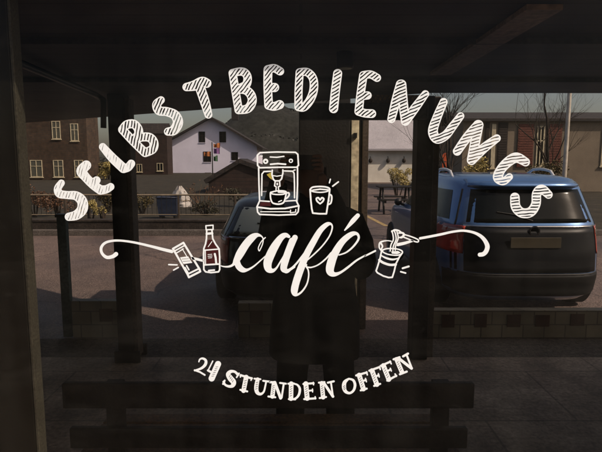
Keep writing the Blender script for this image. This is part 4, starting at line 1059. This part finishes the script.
def house(root, w, d, h, wall, roof, wins, gable=None, ov=.35, ridge=None, shutters=None, frame='wframe'):
    """front facade at local y=0, facing -Y. gable = apex height for a gable facing front; ridge = apex height with eaves to the front"""
    x0, x1 = -w/2, w/2
    mb = MB()
    if gable:
        hl, hr = h if isinstance(h, tuple) else (h, h)
        prof = [(x0, 0), (x1, 0), (x1, hr), (gable[0], gable[1]), (x0, hl)]
        vs = [(x, 0, z_) for x, z_ in prof]+[(x, d, z_) for x, z_ in prof]; n = 5
        mb.add(vs, [tuple(range(n)), tuple(range(2*n-1, n-1, -1))]+[(i, i+n, (i+1)%n+n, (i+1)%n) for i in range(n)])
        mb.build('wall', wall, root)
        rb = MB(); th = .22
        for (xe, ze) in ((x0, hl), (x1, hr)):
            dx, dz = xe-gable[0], ze-gable[1]; l = math.hypot(dx, dz); ux, uz = dx/l, dz/l
            e = (xe+ux*ov, ze+uz*ov); nx, nz = (-uz, ux) if ux > 0 else (uz, -ux)
            if nz < 0: nx, nz = -nx, -nz
            a = [(gable[0], gable[1]+.01), e, (e[0]+nx*th, e[1]+nz*th), (gable[0], gable[1]+th/abs(ux))]
            vs = [(x, -ov, z_) for x, z_ in a]+[(x, d+ov, z_) for x, z_ in a]
            rb.add(vs, [(0,1,2,3),(7,6,5,4),(0,4,5,1),(1,5,6,2),(2,6,7,3),(3,7,4,0)])
        rb.build('roof', roof, root)
    else:
        mb.box((x0, 0, 0), (x1, d, h)).build('wall', wall, root)
        rb = MB(); rz = ridge
        prof = [(-ov, h-.02), (d/2, rz), (d+ov, h-.02), (d+ov, h+.12), (d/2, rz+.2), (-ov, h+.12)]
        vs = [(x0-ov, y, z_) for y, z_ in prof]+[(x1+ov, y, z_) for y, z_ in prof]; n = 6
        rb.add(vs, [(0,1,4,5),(1,2,3,4),(11,10,7,6),(10,9,8,7)]+[(i, (i+1)%n, (i+1)%n+n, i+n) for i in range(n)])
        rb.build('roof', roof, root)
    for (xa, xb, za, zb_, kind) in wins:
        t = .06 if kind != 'big' else .09
        fb = MB().box((xa, -.05, za), (xa+t, .02, zb_)).box((xb-t, -.05, za), (xb, .02, zb_)).box((xa+t, -.049, za), (xb-t, .02, za+t)).box((xa+t, -.049, zb_-t), (xb-t, .02, zb_))
        xm = (xa+xb)/2
        fb.box((xm-.025, -.047, za+t), (xm+.025, .02, zb_-t))
        if zb_-za > 1.2: fb.box((xa+t, -.045, za+(zb_-za)*.62), (xb-t, .02, za+(zb_-za)*.62+.05))
        fr = fb.build('window', frame if kind != 'dark' else 'dshutter', root)
        MB().box((xa+t*.5, -.012, za+t*.5), (xb-t*.5, -.004, zb_-t*.5)).build('pane', 'wglass' if kind == 'paler' else 'wglass_dark', fr)  # brick house panes take the lighter glass colour
        MB().box((xa-.06, -.10, za-.07), (xb+.06, -.002, za-.003)).build('sill', frame if kind != 'dark' else 'white_house', fr)
        if shutters and kind == 'sh':
            for xs in (xa-(xb-xa)*.72, xb+.02):
                sb = MB().box((xs, -.06, za), (xs+(xb-xa)*.70, -.003, zb_))
                for q_ in range(int((zb_-za)/.12)): sb.box((xs+.05, -.072, za+.06+q_*.12), (xs+(xb-xa)*.70-.05, -.0605, za+.12+q_*.12))
                sb.build('shutter', shutters, root)

def wloc(px0, py0, px1, py1, Y, root):
    a, b = at(px0, py1, Y), at(px1, py0, Y); return a.x-root.location.x, b.x-root.location.x, a.z, b.z

# brick house at left
Yh = 45; xr = at(88, 160, Yh).x; xl = at(-40, 160, Yh).x
h = thing('brick_house', ((xl+xr)/2, Yh, 0), 'dark brick house with narrow lit windows at the left edge', 'house')
wl = [(*wloc(a, b, c, d, Yh, h), 'paler') for a, b, c, d in ((52.5,121,60,139),(71,123.5,78,141),(31,160,42,177),(54,160,63,177),(75,160,83,177),(8,121,15,139),(8,160,18,177))]
house(h, xr-xl, 2.6, 6.2, 'brick', 'tiles_dark', wl, ridge=7.2)
# dark weatherboarded house behind the slim pillar
Yh = 62; xl, xr = at(113, 160, Yh).x, at(167.5, 160, Yh).x
h = thing('weatherboard_house', ((xl+xr)/2, Yh, 0), 'dark weatherboard house with small white window between brick house and white gable', 'house')
wl = [(*wloc(157, 163, 163, 171, Yh, h), 'small'), (*wloc(137, 164, 142, 172, Yh, h), 'small')]
house(h, xr-xl, 2.5, at(140, 134, Yh).z, 'wood_house', 'tiles_dark', wl, ridge=at(140, 125, Yh+1.2).z, ov=.05)
mb = MB().box((at(129,150,61.5).x, 61.4, 0), (at(133.5,150,61.5).x, 61.9, at(130,146,61.4).z))
tag(mb.build('brick_pier', 'cream'), 'pinkish brick pier against the dark weatherboard house', 'pier')
# white gabled house
Yh = 70; xl, xr = at(168.5, 160, Yh).x, at(257, 160, Yh).x
h = thing('gabled_house', ((xl+xr)/2, Yh, 0), 'white rendered house with a steep gable and small dark windows', 'house')
wl = [(*wloc(a, b, c, d, Yh, h), 'dark') for a, b, c, d in ((199,131.5,205,142.5),(219.5,131.5,226,142.5),(203.5,151.5,211,162),(231.5,152,238,160.5),(205,172.5,211,179))]
house(h, xr-xl, 10, (at(168, 142.5, Yh).z, at(257, 146, Yh).z), 'white_house', 'tiles_dark', wl, gable=(at(211, 118.5, Yh).x-h.location.x, at(211, 118.5, Yh).z), ov=.9)
ch = MB().box((2.2, 3, 7.2), (3.1, 3.7, 9.6)).build('chimney', 'tiles_dark', h)
# flags on a pole
f0 = at(213, 190, 40); fx = f0.x; zt = at(213, 142, 40).z
fl = thing('flagpole', (fx, 40, 0), 'thin pole with orange and green flags in front of the white house', 'flagpole')
wpart(MB().tube([(fx, 40, 0), (fx, 40, zt)], [.05, .035], 8), 'pole', 'black', fl)
def flag(px0, py0, px1, py1, m, nm):
    a, b = at(px0, py1, 40), at(px1, py0, 40); vs = []; fs = []; n = 8
    for i in range(n+1):
        x = a.x+(b.x-a.x)*i/n; y = 40+.08*math.sin(i*1.1)
        vs += [(x, y, a.z-.03*i/n), (x, y, b.z-.05*math.sin(i*.7))]
    for i in range(n): fs.append((2*i, 2*i+2, 2*i+3, 2*i+1))
    wpart(MB().add(vs, fs, True), nm, m, fl)
flag(213.6, 143.5, 220, 147.5, 'flag_orange', 'flag'); flag(213.6, 148, 219.6, 153.5, 'flag_violet', 'flag'); flag(213.6, 156, 217.5, 161, 'flag_green', 'flag')
flag(204, 152, 210.5, 156, 'flag_orange', 'flag')
# low garden shed with a dark roof
Yh = 27; xl, xr = at(206, 185, Yh).x, at(300, 185, Yh).x
h = thing('garden_shed', ((xl+xr)/2, Yh, 0), 'low garden shed with a dark pitched roof in front of the white house', 'shed')
za, zb_ = at(206, 182, Yh).z, at(300, 184, Yh).z
house(h, (xr-xl)*.94, 4, (za, zb_), 'wood_house', 'tiles_dark', [(*wloc(262, 185.5, 276, 191, Yh, h), 'dark')], gable=(at(240, 163.5, Yh).x-h.location.x, at(240, 163.5, Yh).z), ov=.15)
# white tarpaulin heap and blue trough
b = at(180, 200, 19); vs = []; fs = []; n = 16
rr = random.Random(3)
tp = thing('covered_heap', (b.x, 19, 0), 'small heap under a crumpled white tarpaulin below the white house', 'tarpaulin heap')
w_ = 12/F*19; H_ = at(180, 186, 19).z
for j in range(9):
    t_ = j/8
    for k_ in range(n):
        a = 2*math.pi*k_/n; rad = w_*(1-t_**1.3*.8)*(1+rr.uniform(-.22,.22)); vs.append((b.x+rad*math.cos(a), 19+rad*.7*math.sin(a), H_*t_+rr.uniform(-.02,.02)*(j > 0)))
for j in range(8):
    for k_ in range(n): fs.append((j*n+k_, j*n+(k_+1)%n, (j+1)*n+(k_+1)%n, (j+1)*n+k_))
fs.append(tuple(8*n+k_ for k_ in range(n)))
wpart(MB().add(vs, fs, False), 'tarpaulin', 'tarp', tp)
wpart(MB().tube([(b.x-w_*.95, 19, H_*.3), (b.x-w_*.4, 19-w_*.68, H_*.33), (b.x+w_*.4, 19-w_*.68, H_*.31), (b.x+w_*.95, 19, H_*.3)], .012, 5), 'rope', 'rail', tp)
b = at(169, 214, 15); w_ = 10/F*15
tr = thing('planter_trough', (b.x, 15, 0), 'dark blue plastic trough behind the railing below the white tarpaulin', 'trough')
mb = MB(); z1 = at(169, 197, 15).z
mb.add([(b.x-w_*.85,14.8,.1),(b.x+w_*.85,14.8,.1),(b.x+w_*.85,15.2,.1),(b.x-w_*.85,15.2,.1),(b.x-w_,14.75,z1),(b.x+w_,14.75,z1),(b.x+w_,15.25,z1),(b.x-w_,15.25,z1)], [(3,2,1,0),(0,1,5,4),(1,2,6,5),(2,3,7,6),(3,0,4,7)])
wpart(mb, 'tub', 'bluebin', tr)
wpart(MB().tube([(b.x-w_,14.75,z1),(b.x+w_,14.75,z1),(b.x+w_,15.25,z1),(b.x-w_,15.25,z1),(b.x-w_,14.75,z1)], .02, 6), 'rim', 'bluebin', tr)
for s_ in (-1, 1): wpart(MB().box((b.x+s_*w_*.7-.03, 14.8, 0), (b.x+s_*w_*.7+.03, 15.2, .099)), 'foot', 'black', tr)

# pale building with lamps between the centre and right pillars
Yh = 40; xl, xr = at(350, 160, Yh).x, at(432, 160, Yh).x
h = thing('pale_building', ((xl+xr)/2, Yh, 0), 'long pale wall building with a tall plain grey roof between the two right pillars', 'building')
house(h, xr-xl, 9, at(390, 150.5, Yh).z, 'pale_wall', 'tiles_grey', [], ridge=at(390, 108, Yh+4.5).z, ov=.5)
for k_, pxl in enumerate((370.5, 388, 404)):
    c = at(pxl, 160.5, Yh-.2)
    l_ = thing('wall_lamp', (c.x, Yh-.2, c.z), ['dark oval wall lamp leftmost on the pale wall', 'dark oval wall lamp in the middle of the pale wall', 'dark oval wall lamp rightmost on the pale wall'][k_], 'lamp', 'wall lamps on the pale building')
    wpart(MB().lathe([(.02,-.20),(.12,-.13),(.15,0),(.11,.12),(.03,.17)], (c.x, Yh-.2, c.z), 'Z', 14), 'shade', 'dshutter', l_)
    wpart(MB().tube([(c.x, Yh-.2, c.z+.17), (c.x, Yh-.2, c.z+.28), (c.x, Yh-.003, c.z+.28)], .025, 6), 'arm', 'black', l_)
# picnic table
b = at(394, 211, 16.8); Yp = 16.8; w_ = 17/F*Yp; zt = at(394, 186, Yp).z
pt = thing('picnic_table', (b.x, Yp, 0), 'dark slatted picnic table on the side road in front of the pale building', 'table')
mb = MB()
for q_ in range(5): wpart(MB().box((b.x-w_, Yp-.36+q_*.15, zt-.04), (b.x+w_, Yp-.23+q_*.15, zt)), 'top_slat', 'wood', pt, bevel=.004)
for s_ in (-1, 1):
    wpart(MB().box((b.x-w_, Yp+s_*.72-.14, zt*.52), (b.x+w_, Yp+s_*.72+.14, zt*.52+.04)), 'bench_seat', 'wood', pt, bevel=.004)
    for e_ in (-1, 1):
        wpart(MB().tube([(b.x+e_*w_*.75, Yp+s_*.55, 0), (b.x+e_*w_*.75, Yp+s_*.2, zt-.041)], .035, 6), 'leg', 'wood', pt)
    wpart(MB().box((b.x+s_*w_*.75-.03, Yp-.8, zt*.52-.08), (b.x+s_*w_*.75+.03, Yp+.8, zt*.52-.001)), 'cross_beam', 'wood', pt)

# shuttered house at right
Yh = 28; xl, xr = at(462, 160, Yh).x, at(640, 160, Yh).x
h = thing('shuttered_house', ((xl+xr)/2, Yh, 0), 'cream house with dark and red brown window shutters behind the blue car', 'house')
wl = [(*wloc(490, 124, 496, 168, Yh, h), 'big'), (*wloc(535, 126, 545, 166, Yh, h), 'sh'), (*wloc(600, 126, 610, 166, Yh, h), 'sh')]
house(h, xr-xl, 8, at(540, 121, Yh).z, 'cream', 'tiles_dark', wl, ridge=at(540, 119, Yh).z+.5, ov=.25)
for xa_, xb_ in ((483.5, 489.5), (496.5, 508)):
    a_ = wloc(xa_, 122.5, xb_, 170, Yh, h); sb = MB().box((a_[0], -.06, a_[2]), (a_[1], -.003, a_[3]))
    nq = int((a_[3]-a_[2])/.13)
    for q_ in range(nq): sb.box((a_[0]+.04, -.072, a_[2]+.05+q_*.13), (a_[1]-.04, -.0605, a_[2]+.12+q_*.13))
    sb.build('shutter', 'dshutter', h, label='dark brown shutter')
for c_ in [o for o in h.children if o.name.startswith('window')]: pass
for xa_, xb_ in ((516, 534), (546, 562)):
    a_ = wloc(xa_, 124, xb_, 167, Yh, h); sb = MB().box((a_[0], -.085, a_[2]), (a_[1], -.0735, a_[3]))
    nq = int((a_[3]-a_[2])/.13)
    for q_ in range(nq): sb.box((a_[0]+.05, -.098, a_[2]+.05+q_*.13), (a_[1]-.05, -.0855, a_[2]+.12+q_*.13))
    sb.build('shutter', 'shutter', h, label='red brown shutter')
# white post and small red sign
xp = at(566, 150, 10).x
t = thing('lamp_post', (xp, 10, 0), 'tall slim white post at the right behind the blue car', 'post')
wpart(MB().tube([(xp, 10, .25), (xp, 10, 3.6)], [.042, .035], 12), 'pole', 'white_post', t)
wpart(MB().lathe([(.10, 0), (.10, .03), (.055, .06), (.055, .25), (.045, .26)], (xp, 10, 0), 'Z', 16), 'base', 'white_post', t)
wpart(MB().tube([(xp, 10, 3.6), (xp+.05, 9.9, 3.75), (xp+.15, 9.7, 3.8)], .03, 8), 'arm', 'white_post', t)
wpart(MB().lathe([(.02, .06), (.11, .03), (.13, -.02), (.10, -.05)], (xp+.18, 9.62, 3.79), 'Z', 16), 'lamp_head', 'white_post', t)
c = at(446, 158, 12)
t = thing('road_sign', (c.x, 12, 0), 'small red sign on a thin post left of the blue car roof', 'sign')
wpart(MB().tube([(c.x, 12, 0), (c.x, 12, c.z-.12)], .025, 8), 'post', 'black', t)
wpart(MB().lathe([(.0, -.012), (.10, -.012), (.10, .012), (.0, .012)], (c.x, 11.98, c.z+.02), 'Y', 24), 'disc', 'red_sign', t)
wpart(MB().box((c.x-.09, 11.968, c.z-.22), (c.x+.09, 11.99, c.z-.10)), 'panel', 'red_sign', t, bevel=.004)

# ------------------------------------------------------------------ daylight
SUN_EL, SUN_AZ = R(42), R(64)       # the sun stands behind and to the right of the camera
w = bpy.data.worlds.new('World'); sc.world = w; w.use_nodes = True
nt = w.node_tree; bg = nt.nodes['Background']
sky = nt.nodes.new('ShaderNodeTexSky'); sky.sky_type = 'NISHITA'; sky.sun_disc = False
sky.sun_elevation = SUN_EL; sky.sun_rotation = math.pi - SUN_AZ
sky.air_density = 1.0; sky.dust_density = 3.0; sky.ozone_density = .6
nt.links.new(sky.outputs[0], bg.inputs[0]); bg.inputs[1].default_value = .135
sl = bpy.data.lights.new('sun', 'SUN'); sl.energy = 5.0; sl.angle = R(.5); sl.color = (1, .93, .82)
so = bpy.data.objects.new('sun', sl); col.objects.link(so)
dirv = Vector((math.sin(SUN_AZ)*math.cos(SUN_EL), -math.cos(SUN_AZ)*math.cos(SUN_EL), math.sin(SUN_EL)))   # towards the sun
so.rotation_euler = dirv.to_track_quat('Z', 'Y').to_euler(); so.location = dirv*50
sc.view_settings.view_transform = 'Standard'; sc.view_settings.look = 'None'
sc.view_settings.exposure = 0; sc.view_settings.gamma = 1
sc.render.engine = 'CYCLES'
sc.cycles.use_denoising = True
sc.cycles.transparent_max_bounces = 12
sc.cycles.max_bounces = 8
sc.cycles.sample_clamp_indirect = 4
